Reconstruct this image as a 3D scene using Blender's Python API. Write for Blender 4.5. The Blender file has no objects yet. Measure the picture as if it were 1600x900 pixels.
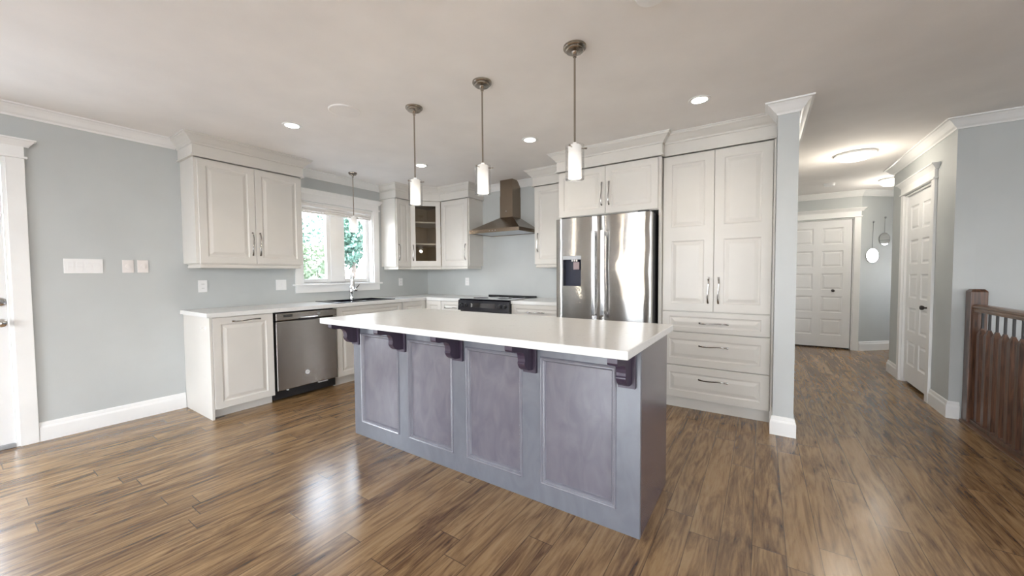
import bpy, bmesh, math, random
from mathutils import Vector, Matrix
random.seed(7)
S = bpy.context.scene
COL = S.collection
H = 2.4624                      # ceiling height

# ------------------------------------------------------------------ camera
yaw, pitch, roll, F = -0.5856, -0.0375, -0.007, 587.9661
Fw = Vector((math.sin(yaw)*math.cos(pitch), math.cos(yaw)*math.cos(pitch), math.sin(pitch)))
R0 = Vector((math.cos(yaw), -math.sin(yaw), 0)); U0 = R0.cross(Fw)
Rt = math.cos(roll)*R0 + math.sin(roll)*U0; Up = -math.sin(roll)*R0 + math.cos(roll)*U0
cd = bpy.data.cameras.new('camera'); co = bpy.data.objects.new('camera', cd); COL.objects.link(co)
cd.sensor_width = 36; cd.lens = F/1600*36; cd.clip_start = 0.02
co.matrix_world = Matrix(((Rt.x, Up.x, -Fw.x, 4.4832), (Rt.y, Up.y, -Fw.y, -4.3072), (Rt.z, Up.z, -Fw.z, 1.2276), (0, 0, 0, 1)))
S.camera = co

# ------------------------------------------------------------------ view, world, daylight
S.view_settings.view_transform = 'Standard'; S.view_settings.look = 'None'
S.view_settings.exposure = 0.24; S.view_settings.gamma = 1.0; S.view_settings.use_curve_mapping = False
W = bpy.data.worlds.new('sky'); S.world = W; W.use_nodes = True
wn = W.node_tree.nodes; wl = W.node_tree.links
bg = wn['Background']; tc = wn.new('ShaderNodeTexCoord'); sx = wn.new('ShaderNodeSeparateXYZ'); rp = wn.new('ShaderNodeValToRGB')
wl.new(tc.outputs['Generated'], sx.inputs[0]); wl.new(sx.outputs['Z'], rp.inputs[0]); wl.new(rp.outputs[0], bg.inputs[0])
rp.color_ramp.elements[0].color = (1, 1, 1, 1); rp.color_ramp.elements[1].color = (0.55, 0.75, 1.0, 1)
bg.inputs[1].default_value = 13.0

def lamp(name, kind, loc, power, color=(1, 1, 1), rot=(0, 0, 0), **kw):
    d = bpy.data.lights.new(name, kind); d.energy = power; d.color = color
    for k, v in kw.items(): setattr(d, k, v)
    o = bpy.data.objects.new(name, d); o.location = loc; o.rotation_euler = rot; COL.objects.link(o); return o
PI = math.pi
DAY = (0.84, 0.92, 1.0)
# daylight arriving through the glazed openings behind the camera and the glazed side door
lamp('daylight_patio', 'AREA', (2.3, -10.3, 3.0), 700, DAY, (PI/2-0.75, 0, 0), shape='RECTANGLE', size=3.0, size_y=2.6)
lamp('daylight_patio_low', 'AREA', (2.3, -8.85, 1.1), 45, DAY, (PI/2, 0, 0), shape='RECTANGLE', size=2.2, size_y=2.0)
lamp('daylight_living', 'AREA', (6.6, -10.3, 3.0), 600, DAY, (PI/2-0.75, 0, 0), shape='RECTANGLE', size=3.0, size_y=2.6)
lamp('daylight_side', 'AREA', (10.9, -5.2, 3.0), 700, DAY, (0, PI/2-0.75, 0), shape='RECTANGLE', size=2.6, size_y=3.0)
lamp('daylight_door', 'AREA', (-0.16, -4.50, 1.15), 12, DAY, (0, -PI/2, 0), shape='RECTANGLE', size=1.6, size_y=0.55)
for nm, lc, rt, w_, h_ in (('kitchen_window_portal', (-0.17, -1.5, 1.61), (0, -PI/2, 0), 0.98, 0.98), ('patio_portal', (2.3, -8.77, 1.1), (PI/2, 0, 0), 2.2, 2.0),
                       ('living_portal', (6.6, -8.77, 1.3), (PI/2, 0, 0), 2.4, 1.6), ('side_portal', (9.37, -5.2, 1.3), (0, PI/2, 0), 1.6, 2.2), ('hall_portal', (7.73, 3.65, 1.375), (0, PI/2, 0), 0.85, 0.7)):
    pt = lamp(nm, 'AREA', lc, 1, rot=rt, shape='RECTANGLE', size=w_, size_y=h_); pt.data.cycles.is_portal = True
sun = lamp('sun', 'SUN', (0, 0, 6), 3.0, (1, 0.95, 0.88), (0.65, 0.25, 0), angle=0.01)

# ------------------------------------------------------------------ materials
def new_mat(name):
    m = bpy.data.materials.new(name); m.use_nodes = True
    return m, m.node_tree.nodes, m.node_tree.links, m.node_tree.nodes['Principled BSDF']
def P(name, col, rough=0.5, metal=0.0, coat=0.0, spec=0.5, bump=None, vary=None, em=None, ior=None):
    m, n, l, b = new_mat(name)
    b.inputs['Base Color'].default_value = (*col, 1); b.inputs['Roughness'].default_value = rough
    b.inputs['Metallic'].default_value = metal; b.inputs['Coat Weight'].default_value = coat
    b.inputs['Coat Roughness'].default_value = 0.12; b.inputs['Specular IOR Level'].default_value = spec
    if em: b.inputs['Emission Color'].default_value = (*em[0], 1); b.inputs['Emission Strength'].default_value = em[1]
    t = n.new('ShaderNodeTexCoord')
    nz = n.new('ShaderNodeTexNoise')
    sc, amt = vary or (3.0, 0.03)
    mp = n.new('ShaderNodeMapping'); l.new(t.outputs['Object'], mp.inputs[0]); l.new(mp.outputs[0], nz.inputs[0])
    nz.inputs['Scale'].default_value = sc; nz.inputs['Detail'].default_value = 4
    cr = n.new('ShaderNodeValToRGB'); l.new(nz.outputs['Fac'], cr.inputs[0])
    cr.color_ramp.elements[0].position = 0.3; cr.color_ramp.elements[1].position = 0.7
    cr.color_ramp.elements[0].color = (*[c*(1-amt) for c in col], 1); cr.color_ramp.elements[1].color = (*[min(1, c*(1+amt)) for c in col], 1)
    l.new(cr.outputs[0], b.inputs['Base Color'])
    if bump:
        bs, bd = bump; n2 = n.new('ShaderNodeTexNoise'); n2.inputs['Scale'].default_value = bs; l.new(t.outputs['Object'], n2.inputs[0])
        bp = n.new('ShaderNodeBump'); bp.inputs['Strength'].default_value = bd; bp.inputs['Distance'].default_value = 0.002
        l.new(n2.outputs['Fac'], bp.inputs['Height']); l.new(bp.outputs[0], b.inputs['Normal'])
    return m
M = {}
M['wall'] = P('wall_paint', (0.525, 0.548, 0.545), 0.55, bump=(180, 0.08))
M['ceil'] = P('ceiling_paint', (0.87, 0.845, 0.825), 0.8, bump=(120, 0.10))
M['trim'] = P('white_trim', (0.86, 0.86, 0.85), 0.35)
M['cab'] = P('cream_cabinet', (0.67, 0.648, 0.608), 0.38)
M['door'] = P('white_door', (0.84, 0.84, 0.84), 0.4)
M['chrome'] = P('chrome', (0.75, 0.75, 0.76), 0.10, 1.0)
M['pull'] = P('dark_chrome_pull', (0.36, 0.35, 0.34), 0.13, 1.0)
M['nickel'] = P('brushed_nickel', (0.37, 0.33, 0.285), 0.24, 1.0)
M['bronze'] = P('dark_knob', (0.06, 0.05, 0.045), 0.3, 0.6)
M['black'] = P('black_gloss', (0.006, 0.006, 0.012), 0.12, coat=0.3)
M['blackm'] = P('black_plastic', (0.012, 0.012, 0.014), 0.4)
M['glassblk'] = P('black_glass', (0.01, 0.01, 0.012), 0.04, coat=1.0)
M['plate'] = P('plate_plastic', (0.86, 0.86, 0.86), 0.3)
M['plate2'] = P('plate_plastic_warm', (0.80, 0.76, 0.74), 0.3)
M['grey'] = P('grey_metal', (0.35, 0.36, 0.37), 0.4, 0.5)
M['interior'] = P('cabinet_interior', (0.56, 0.46, 0.32), 0.5)
M['blind'] = P('blind_fabric', (0.84, 0.82, 0.79), 0.8, bump=(300, 0.2))
M['filter'] = P('steel_mesh', (0.55, 0.57, 0.6), 0.3, 1.0, bump=(400, 0.6))
M['mirror'] = P('mirror_glass', (0.9, 0.92, 0.93), 0.02, 1.0)
M['navy'] = P('dark_recess', (0.008, 0.010, 0.03), 0.25)
M['pink'] = P('paddle_plastic', (0.32, 0.24, 0.25), 0.4)
M['fence'] = P('fence_wood', (0.30, 0.26, 0.23), 0.8, vary=(8, 0.2))
M['ground'] = P('gravel_ground', (0.24, 0.235, 0.23), 0.9, vary=(6, 0.3))
M['bark'] = P('bark', (0.16, 0.13, 0.11), 0.9, vary=(12, 0.4))
M['leafa'] = P('leaf_light', (0.17, 0.22, 0.14), 0.6, vary=(20, 0.35))
M['leafb'] = P('leaf_deep', (0.075, 0.145, 0.11), 0.6, vary=(20, 0.35))

def emis(name, col, k, base=(0.9, 0.9, 0.88)):
    return P(name, base, 0.4, em=(col, k))
M['shade'] = emis('lamp_shade_lit', (1.0, 0.94, 0.86), 1.0)
_n = M['shade'].node_tree.nodes; _l = M['shade'].node_tree.links     # the bulb sits low in the shade: the glass glows brighter there
_t = _n.new('ShaderNodeTexCoord'); _s = _n.new('ShaderNodeSeparateXYZ'); _r = _n.new('ShaderNodeMapRange'); _l.new(_t.outputs['Generated'], _s.inputs[0]); _l.new(_s.outputs['Z'], _r.inputs[0])
_r.inputs['From Min'].default_value = 0.15; _r.inputs['From Max'].default_value = 0.75; _r.inputs['To Min'].default_value = 0.95; _r.inputs['To Max'].default_value = 0.22; _l.new(_r.outputs[0], _n['Principled BSDF'].inputs['Emission Strength'])
M['lens'] = emis('light_lens', (1.0, 0.95, 0.86), 6.0)
M['dome'] = emis('ceiling_light_dome', (1.0, 0.95, 0.85), 3.5)

def glass(name, tint=(1, 1, 1), gl=0.08, rough=0.02):
    m = bpy.data.materials.new(name); m.use_nodes = True; n = m.node_tree.nodes; l = m.node_tree.links; n.clear()
    o = n.new('ShaderNodeOutputMaterial'); mx = n.new('ShaderNodeMixShader'); t = n.new('ShaderNodeBsdfTransparent'); g = n.new('ShaderNodeBsdfGlossy')
    fr = n.new('ShaderNodeLayerWeight'); pw = n.new('ShaderNodeMath'); pw.operation = 'POWER'; pw.inputs[1].default_value = 5.0; l.new(fr.outputs['Facing'], pw.inputs[0])
    mm = n.new('ShaderNodeMath'); mm.operation = 'MULTIPLY_ADD'; mm.inputs[1].default_value = 0.9; mm.inputs[2].default_value = gl; mm.use_clamp = True
    t.inputs[0].default_value = (*tint, 1); g.inputs['Roughness'].default_value = rough
    l.new(pw.outputs[0], mm.inputs[0]); l.new(mm.outputs[0], mx.inputs[0]); l.new(t.outputs[0], mx.inputs[1]); l.new(g.outputs[0], mx.inputs[2]); l.new(mx.outputs[0], o.inputs[0])
    return m
M['pane'] = glass('window_glass', gl=0.04)
M['cabglass'] = glass('cabinet_glass', (0.86, 0.84, 0.80), 0.05)
M['shadeglass'] = glass('clear_shade_glass', (0.96, 0.96, 0.96), 0.07)

def steel(name, col, rough, vsp, wob=0.0, hsp=0.0):
    """brushed steel: fine grooves tilt the normal mostly one way, so reflections smear across the grain"""
    m, n, l, b = new_mat(name)
    b.inputs['Base Color'].default_value = (*col, 1); b.inputs['Metallic'].default_value = 1; b.inputs['Roughness'].default_value = rough
    t = n.new('ShaderNodeTexCoord'); ge = n.new('ShaderNodeNewGeometry')
    mp = n.new('ShaderNodeMapping'); l.new(t.outputs['Object'], mp.inputs[0]); mp.inputs['Scale'].default_value = (6000, 6000, 9000)
    wh = n.new('ShaderNodeTexWhiteNoise'); l.new(mp.outputs[0], wh.inputs['Vector'])
    def mt(op, a, bb):
        x = n.new('ShaderNodeMath'); x.operation = op
        for i, v in enumerate((a, bb)):
            if isinstance(v, (int, float)): x.inputs[i].default_value = v
            else: l.new(v, x.inputs[i])
        return x.outputs[0]
    z = mt('MULTIPLY', mt('SUBTRACT', wh.outputs['Value'], 0.5), vsp)
    m2 = n.new('ShaderNodeMapping'); l.new(t.outputs['Object'], m2.inputs[0]); m2.inputs['Scale'].default_value = (2.2, 1, 2.6)
    n2 = n.new('ShaderNodeTexNoise'); n2.inputs['Scale'].default_value = 1.0; n2.inputs['Detail'].default_value = 1; l.new(m2.outputs[0], n2.inputs[0])
    x = mt('MULTIPLY', mt('SUBTRACT', n2.outputs['Fac'], 0.5), wob)
    cb = n.new('ShaderNodeCombineXYZ'); l.new(x, cb.inputs[0]); l.new(z, cb.inputs[2])
    ad = n.new('ShaderNodeVectorMath'); ad.operation = 'ADD'; l.new(ge.outputs['Normal'], ad.inputs[0]); l.new(cb.outputs[0], ad.inputs[1])
    nm = n.new('ShaderNodeVectorMath'); nm.operation = 'NORMALIZE'; l.new(ad.outputs[0], nm.inputs[0]); l.new(nm.outputs[0], b.inputs['Normal'])
    return m
M['steel'] = steel('stainless_steel', (0.52, 0.515, 0.50), 0.10, 0.55, 0.16)
M['steelh'] = steel('stainless_hood', (0.29, 0.23, 0.175), 0.20, 0.25)
M['steeld'] = steel('stainless_dishwasher', (0.36, 0.34, 0.325), 0.22, 0.5, 0.05)

def floor_mat():
    m, n, l, b = new_mat('walnut_laminate')
    t = n.new('ShaderNodeTexCoord'); sp = n.new('ShaderNodeSeparateXYZ'); l.new(t.outputs['Object'], sp.inputs[0])
    def mt(op, a, bb=None):
        x = n.new('ShaderNodeMath'); x.operation = op
        for i, v in enumerate((a, bb)):
            if v is None: continue
            if isinstance(v, (int, float)): x.inputs[i].default_value = v
            else: l.new(v, x.inputs[i])
        return x.outputs[0]
    PWD, PL = 0.125, 1.22
    xr = mt('DIVIDE', sp.outputs['X'], PWD); row = mt('FLOOR', xr); fx = mt('FRACT', xr)
    w1 = n.new('ShaderNodeTexWhiteNoise'); w1.noise_dimensions = '1D'; l.new(row, w1.inputs['W'])
    yr = mt('ADD', mt('DIVIDE', sp.outputs['Y'], PL), mt('MULTIPLY', w1.outputs['Value'], 7.3)); pid = mt('FLOOR', yr); fy = mt('FRACT', yr)
    cb = n.new('ShaderNodeCombineXYZ'); l.new(row, cb.inputs[0]); l.new(pid, cb.inputs[1])
    w2 = n.new('ShaderNodeTexWhiteNoise'); w2.noise_dimensions = '2D'; l.new(cb.outputs[0], w2.inputs['Vector'])
    # grain coordinates: stretched along the plank, shifted per plank
    c2 = n.new('ShaderNodeCombineXYZ')
    l.new(mt('ADD', mt('MULTIPLY', sp.outputs['X'], 9.0), mt('MULTIPLY', w2.outputs['Value'], 53)), c2.inputs[0])
    l.new(mt('ADD', mt('MULTIPLY', sp.outputs['Y'], 1.25), mt('MULTIPLY', w2.outputs['Value'], 31)), c2.inputs[1])
    g1 = n.new('ShaderNodeTexNoise'); g1.inputs['Scale'].default_value = 1.3; g1.inputs['Detail'].default_value = 5; g1.inputs['Roughness'].default_value = 0.6; g1.inputs['Distortion'].default_value = 2.4; l.new(c2.outputs[0], g1.inputs[0])
    c3 = n.new('ShaderNodeCombineXYZ'); l.new(mt('MULTIPLY', sp.outputs['X'], 30), c3.inputs[0]); l.new(mt('ADD', mt('MULTIPLY', sp.outputs['Y'], 1.9), mt('MULTIPLY', w2.outputs['Value'], 17)), c3.inputs[1])
    g2 = n.new('ShaderNodeTexNoise'); g2.inputs['Scale'].default_value = 1.0; g2.inputs['Detail'].default_value = 5; g2.inputs['Roughness'].default_value = 0.62; g2.inputs['Distortion'].default_value = 2.2; l.new(c3.outputs[0], g2.inputs[0])
    f = mt('ADD', mt('ADD', mt('MULTIPLY', g1.outputs['Fac'], 0.70), mt('MULTIPLY', g2.outputs['Fac'], 0.52)), mt('MULTIPLY', mt('SUBTRACT', w2.outputs['Value'], 0.5), 0.14))
    cr = n.new('ShaderNodeValToRGB'); l.new(f, cr.inputs[0]); e = cr.color_ramp.elements
    e[0].position = 0.38; e[0].color = (0.047, 0.023, 0.009, 1)
    e[1].position = 0.86; e[1].color = (0.40, 0.258, 0.128, 1)
    for p, c in ((0.47, (0.118, 0.060, 0.026, 1)), (0.57, (0.216, 0.124, 0.054, 1)), (0.68, (0.310, 0.189, 0.088, 1))):
        x = e.new(p); x.color = c
    ex = mt('LESS_THAN', mt('MINIMUM', fx, mt('SUBTRACT', 1.0, fx)), 0.012); ey = mt('LESS_THAN', mt('MINIMUM', fy, mt('SUBTRACT', 1.0, fy)), 0.0016)
    ed = mt('MAXIMUM', ex, ey)
    mx = n.new('ShaderNodeMixRGB'); l.new(mt('MULTIPLY', ed, 0.7), mx.inputs[0]); l.new(cr.outputs[0], mx.inputs[1]); mx.inputs[2].default_value = (0.03, 0.018, 0.01, 1)
    l.new(mx.outputs[0], b.inputs['Base Color'])
    l.new(mt('ADD', 0.17, mt('MULTIPLY', g2.outputs['Fac'], 0.12)), b.inputs['Roughness'])
    b.inputs['Specular IOR Level'].default_value = 0.8
    bp = n.new('ShaderNodeBump'); bp.inputs['Strength'].default_value = 0.05; bp.inputs['Distance'].default_value = 0.001
    l.new(mt('SUBTRACT', g2.outputs['Fac'], ed), bp.inputs['Height']); l.new(bp.outputs[0], b.inputs['Normal'])
    return m
M['floor'] = floor_mat()

def wood(name, dark, light, axis, rough, coat, sx_=14.0, sy_=1.4, dist=1.5, spec=0.5):
    m, n, l, b = new_mat(name)
    t = n.new('ShaderNodeTexCoord'); mp = n.new('ShaderNodeMapping'); l.new(t.outputs['Object'], mp.inputs[0])
    s = [sx_]*3; s[axis] = sy_; mp.inputs['Scale'].default_value = s
    g = n.new('ShaderNodeTexNoise'); g.inputs['Scale'].default_value = 1.6; g.inputs['Detail'].default_value = 6; g.inputs['Distortion'].default_value = dist; l.new(mp.outputs[0], g.inputs[0])
    cr = n.new('ShaderNodeValToRGB'); l.new(g.outputs['Fac'], cr.inputs[0]); e = cr.color_ramp.elements
    e[0].position = 0.32; e[0].color = (*dark, 1); e[1].position = 0.68; e[1].color = (*light, 1)
    l.new(cr.outputs[0], b.inputs['Base Color']); b.inputs['Roughness'].default_value = rough
    b.inputs['Coat Weight'].default_value = coat; b.inputs['Coat Roughness'].default_value = 0.22; b.inputs['Specular IOR Level'].default_value = spec
    return m
M['island'] = wood('island_frame_with_sheen', (0.115, 0.123, 0.148), (0.140, 0.148, 0.174), 2, 0.42, 0.8, 5.0, 2.2, 2.0)  # dark stain with the window sheen mixed into its colour as blue-grey
M['ipanel'] = wood('island_panel_with_sheen', (0.100, 0.095, 0.122), (0.140, 0.132, 0.158), 2, 0.38, 0.9, 7.0, 3.0, 1.2)  # stain lifted to grey-blue, reflected daylight on the front painted in
M['imould'] = wood('island_moulding_highlight', (0.16, 0.16, 0.19), (0.19, 0.19, 0.22), 2, 0.22, 1.0, 5.0, 2.2, 2.0)  # paler copy of the stain paints the light lines along the bead
M['iend'] = wood('island_end_shaded', (0.060, 0.044, 0.066), (0.085, 0.064, 0.092), 2, 0.26, 0.8, 6.0, 1.5, 1.2)  # darker copy of the stain, shade of the less lit end painted in
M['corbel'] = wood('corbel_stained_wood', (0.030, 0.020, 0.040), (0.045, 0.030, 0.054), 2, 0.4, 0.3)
M['rail'] = wood('stained_oak', (0.030, 0.012, 0.006), (0.15, 0.066, 0.034), 2, 0.35, 0.4, 34.0, 2.0, 1.2)
M['handrail'] = wood('oak_handrail', (0.10, 0.045, 0.02), (0.22, 0.11, 0.05), 1, 0.3, 0.5, 30.0, 2.0, 1.0)

def counter_mat():
    m, n, l, b = new_mat('white_countertop')
    t = n.new('ShaderNodeTexCoord'); v = n.new('ShaderNodeTexVoronoi'); v.inputs['Scale'].default_value = 150; l.new(t.outputs['Object'], v.inputs[0])
    nz = n.new('ShaderNodeTexNoise'); nz.inputs['Scale'].default_value = 34; nz.inputs['Detail'].default_value = 6; l.new(t.outputs['Object'], nz.inputs[0])
    mu = n.new('ShaderNodeMath'); mu.operation = 'MULTIPLY_ADD'; l.new(v.outputs['Distance'], mu.inputs[0]); mu.inputs[1].default_value = 0.35; l.new(nz.outputs['Fac'], mu.inputs[2])
    cr = n.new('ShaderNodeValToRGB'); l.new(mu.outputs[0], cr.inputs[0]); e = cr.color_ramp.elements
    e[0].position = 0.36; e[0].color = (0.58, 0.58, 0.56, 1); e[1].position = 0.52; e[1].color = (0.75, 0.75, 0.735, 1)
    l.new(cr.outputs[0], b.inputs['Base Color']); b.inputs['Roughness'].default_value = 0.20; b.inputs['Specular IOR Level'].default_value = 0.5
    return m
M['counter'] = counter_mat()

# ------------------------------------------------------------------ geometry helpers
class G:
    def __init__(s): s.b = bmesh.new(); s.m = 0
    def face(s, vs, smooth=False):
        try: f = s.b.faces.new(vs)
        except ValueError: return None
        f.material_index = s.m; f.smooth = smooth; return f
    def v(s, *c): return s.b.verts.new(c)
    def box(s, x0, x1, y0, y1, z0, z1, bev=0.0):
        q = [s.v(x, y, z) for z in (z0, z1) for y in (y0, y1) for x in (x0, x1)]
        fs = [s.face([q[i] for i in f]) for f in ((0, 2, 3, 1), (4, 5, 7, 6), (0, 1, 5, 4), (2, 6, 7, 3), (0, 4, 6, 2), (1, 3, 7, 5))]
        if bev:
            ed = list({e for f in fs for e in f.edges})
            r = bmesh.ops.bevel(s.b, geom=ed, offset=bev, segments=2, affect='EDGES', profile=0.5)
            for f in r['faces']: f.material_index = s.m
        return s
    def prism(s, pts, a0, a1, axis='z'):
        """closed outline extruded along an axis; pts are the two other coordinates in order"""
        def mk(p, a):
            return {'z': (p[0], p[1], a), 'x': (a, p[0], p[1]), 'y': (p[0], a, p[1])}[axis]
        A = [s.v(*mk(p, a0)) for p in pts]; B = [s.v(*mk(p, a1)) for p in pts]
        s.face(A); s.face(B[::-1]); n = len(pts)
        for i in range(n): s.face([A[i], A[(i+1) % n], B[(i+1) % n], B[i]])
        return s
    def lathe(s, prof, cx=0, cy=0, n=28, smooth=True, axis='z', cz=0):
        rings = []
        for r, z in prof:
            ring = []
            for k in range(n):
                a = 2*PI*k/n; u, w = r*math.cos(a), r*math.sin(a)
                if axis == 'z': c = (cx+u, cy+w, cz+z)
                elif axis == 'y': c = (cx+u, cy+z, cz+w)
                else: c = (cx+z, cy+u, cz+w)
                ring.append(s.v(*c))
            rings.append(ring)
        for A, B in zip(rings, rings[1:]):
            for k in range(n): s.face([A[k], A[(k+1) % n], B[(k+1) % n], B[k]], smooth)
        if prof[0][0] > 1e-5: s.face(rings[0][::-1])
        if prof[-1][0] > 1e-5: s.face(rings[-1])
        return s
    def tube(s, pts, r, n=12, flat=1.0, up=(0, 0, 1)):
        pts = [Vector(p) for p in pts]; rs = r if isinstance(r, (list, tuple)) else [r]*len(pts)
        rings = []
        for i, p in enumerate(pts):
            d = (pts[min(i+1, len(pts)-1)] - pts[max(i-1, 0)]).normalized()
            u = Vector(up); u = (u - d*u.dot(d))
            if u.length < 1e-4: u = Vector((1, 0, 0)) - d*d.x
            u.normalize(); w = d.cross(u)
            rings.append([s.v(*(p + rs[i]*(math.cos(2*PI*k/n)*u + flat*math.sin(2*PI*k/n)*w))) for k in range(n)])
        for A, B in zip(rings, rings[1:]):
            for k in range(n): s.face([A[k], A[(k+1) % n], B[(k+1) % n], B[k]], True)
        s.face(rings[0][::-1]); s.face(rings[-1])
        return s
    def sweep(s, prof, path, segs=None, closed=False):
        """profile (out, z) closed outline swept along a plan path with mitres; out is to the right of travel"""
        pts = [Vector((p[0], p[1])) for p in path]; n = len(pts); N = []
        sg = [(pts[(i+1) % n]-pts[i]).normalized() for i in range(n if closed else n-1)]
        nr = [Vector((d.y, -d.x)) for d in sg]
        for i in range(n):
            if closed: a, b = nr[i-1], nr[i]
            else: a, b = nr[max(i-1, 0)], nr[min(i, n-2)]
            N.append((a+b)/(1+a.dot(b)))
        for i in (segs if segs is not None else range(len(sg))):
            j = (i+1) % n
            A = [s.v(pts[i].x+N[i].x*o, pts[i].y+N[i].y*o, z) for o, z in prof]
            B = [s.v(pts[j].x+N[j].x*o, pts[j].y+N[j].y*o, z) for o, z in prof]
            k = len(prof)
            for q in range(k): s.face([A[q], A[(q+1) % k], B[(q+1) % k], B[q]])
            s.face(A[::-1]); s.face(B)
        return s
    def board(s, xs, zs, cells, t, y0=0.0, ch=0.002, back=True):
        """slab front at y0-t with a grid of rails; cells {(i,j): profile or None for a hole} are moulded panels"""
        yf = y0-t; x0, x1, z0, z1 = xs[0], xs[-1], zs[0], zs[-1]
        bk = [s.v(x, y0, z) for x, z in ((x0, z0), (x1, z0), (x1, z1), (x0, z1))]
        fr = [s.v(x, yf+ch, z) for x, z in ((x0, z0), (x1, z0), (x1, z1), (x0, z1))]
        if back: s.face(bk)
        for i in range(4): s.face([bk[i], bk[(i+1) % 4], fr[(i+1) % 4], fr[i]])
        fx = [x0+ch]+list(xs[1:-1])+[x1-ch]; fz = [z0+ch]+list(zs[1:-1])+[z1-ch]
        gv = {(i, j): s.v(fx[i], yf, fz[j]) for i in range(len(fx)) for j in range(len(fz))}
        nx, nz = len(fx)-1, len(fz)-1
        cc = [gv[0, 0], gv[nx, 0], gv[nx, nz], gv[0, nz]]
        rim = [[gv[i, 0] for i in range(nx+1)], [gv[nx, j] for j in range(nz+1)], [gv[i, nz] for i in range(nx, -1, -1)], [gv[0, j] for j in range(nz, -1, -1)]]
        for i in range(4): s.face([fr[i], fr[(i+1) % 4]] + rim[i][::-1])
        for i in range(nx):
            for j in range(nz):
                q = [gv[i, j], gv[i+1, j], gv[i+1, j+1], gv[i, j+1]]
                if (i, j) not in cells: s.face(q); continue
                pr = cells[i, j]
                if pr is None: continue
                s.rings(q, fx[i], fx[i+1], fz[j], fz[j+1], yf, pr)
        return s
    def rings(s, q, a0, a1, c0, c1, yf, pr):
        for ins, dy in pr:
            w = [s.v(x, yf+dy, z) for x, z in ((a0+ins, c0+ins), (a1-ins, c0+ins), (a1-ins, c1-ins), (a0+ins, c1-ins))]
            if q is not None:
                for k in range(4): s.face([q[k], q[(k+1) % 4], w[(k+1) % 4], w[k]])
            q = w
        s.face(q)
        return s
    def obj(s, name, mat, parent=None, world=True, rot=None):
        b = s.b
        bmesh.ops.recalc_face_normals(b, faces=b.faces[:])
        for e in b.edges:
            if len(e.link_faces) == 2 and e.calc_face_angle(0) > 0.62: e.smooth = False
        org = Vector((0, 0, 0))
        if parent is not None:
            if world: b.transform(WM[parent.name].inverted())
        elif world:
            xs = [v.co for v in b.verts]
            org = Vector(((min(c.x for c in xs)+max(c.x for c in xs))/2, (min(c.y for c in xs)+max(c.y for c in xs))/2, min(c.z for c in xs)))
            b.transform(Matrix.Translation(-org))
        me = bpy.data.meshes.new(name); b.to_mesh(me); b.free()
        for m in (mat if isinstance(mat, (list, tuple)) else [mat]): me.materials.append(M[m] if isinstance(m, str) else m)
        o = bpy.data.objects.new(name, me); COL.objects.link(o); o.location = org
        if parent is not None: o.parent = parent; WM[o.name] = WM[parent.name].copy()
        else: WM[o.name] = Matrix.Translation(org)
        return o
WM = {}
def thing(name, label, cat, loc=(0, 0, 0), rz=0.0, group=None):
    o = bpy.data.objects.new(name, None); COL.objects.link(o); o.location = loc; o.rotation_euler = (0, 0, rz); o.empty_display_size = 0.1
    WM[o.name] = Matrix.Translation(loc) @ Matrix.Rotation(rz, 4, 'Z')
    o['label'] = label; o['category'] = cat
    if group: o['group'] = group
    return o
def tag(o, label, cat, group=None, kind=None):
    o['label'] = label; o['category'] = cat
    if group: o['group'] = group
    if kind: o['kind'] = kind
    return o
def struct(o): o['kind'] = 'structure'; return o
def sroot(name, loc=(0, 0, 0), rz=0.0):
    o = bpy.data.objects.new(name, None); COL.objects.link(o); o.location = loc; o.rotation_euler = (0, 0, rz); o['kind'] = 'structure'; o.empty_display_size = 0.1
    WM[o.name] = Matrix.Translation(loc) @ Matrix.Rotation(rz, 4, 'Z'); return o

RAISED = [(0.006, 0.005), (0.012, 0.0065), (0.016, 0.0065), (0.040, 0.0005), (0.043, 0.0)]     # raised panel
TEN = [(0.006, 0.006), (0.016, 0.009), (0.022, 0.009), (0.040, 0.003)]                          # moulded interior door panel
CROWN = [(0, H-0.082), (0.008, H-0.082), (0.012, H-0.070), (0.026, H-0.058), (0.048, H-0.030), (0.066, H-0.012), (0.080, H-0.010), (0.082, H), (0, H)]
BASE = [(0, 0), (0.017, 0), (0.017, 0.098), (0.014, 0.108), (0.011, 0.112), (0.008, 0.135), (0.004, 0.141), (0, 0.141)]

# ------------------------------------------------------------------ room shell
SX0, SX1, SY0, SY1 = 5.99, 7.05, -2.9, 0.3        # stair opening in the floor
g = G()
for a in ((-0.02, SX0, -8.6, 4.4), (SX0, 9.2, -8.6, SY0), (SX1, 9.2, SY0, SY1), (SX0, 9.2, 2.07, 4.4)):
    g.box(a[0], a[1], a[2], a[3], -0.12, 0.0)
struct(g.obj('floor', 'floor'))
g = G(); g.box(-0.2, 9.4, -8.8, 4.6, H, H+0.12); struct(g.obj('ceiling', 'ceil'))

def wall_x(name, x0, x1, y0, y1, holes=(), z1=H, z0=0.0):
    """wall slab thin in x, with openings (ya, yb, za, zb)"""
    g = G(); y = y0
    for ya, yb, za, zb in sorted(holes):
        g.box(x0, x1, y, ya, z0, z1)
        if za > z0: g.box(x0, x1, ya, yb, z0, za)
        if zb < z1: g.box(x0, x1, ya, yb, zb, z1)
        y = yb
    g.box(x0, x1, y, y1, z0, z1)
    return struct(g.obj(name, 'wall'))
def wall_y(name, y0, y1, x0, x1, holes=(), z1=H, z0=0.0):
    g = G(); x = x0
    for xa, xb, za, zb in sorted(holes):
        g.box(x, xa, y0, y1, z0, z1)
        if za > z0: g.box(xa, xb, y0, y1, z0, za)
        if zb < z1: g.box(xa, xb, y0, y1, zb, z1)
        x = xb
    g.box(x, x1, y0, y1, z0, z1)
    return struct(g.obj(name, 'wall'))
WY0, WY1, WZ0, WZ1 = -1.985, -1.015, 1.125, 2.10     # kitchen window opening
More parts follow.
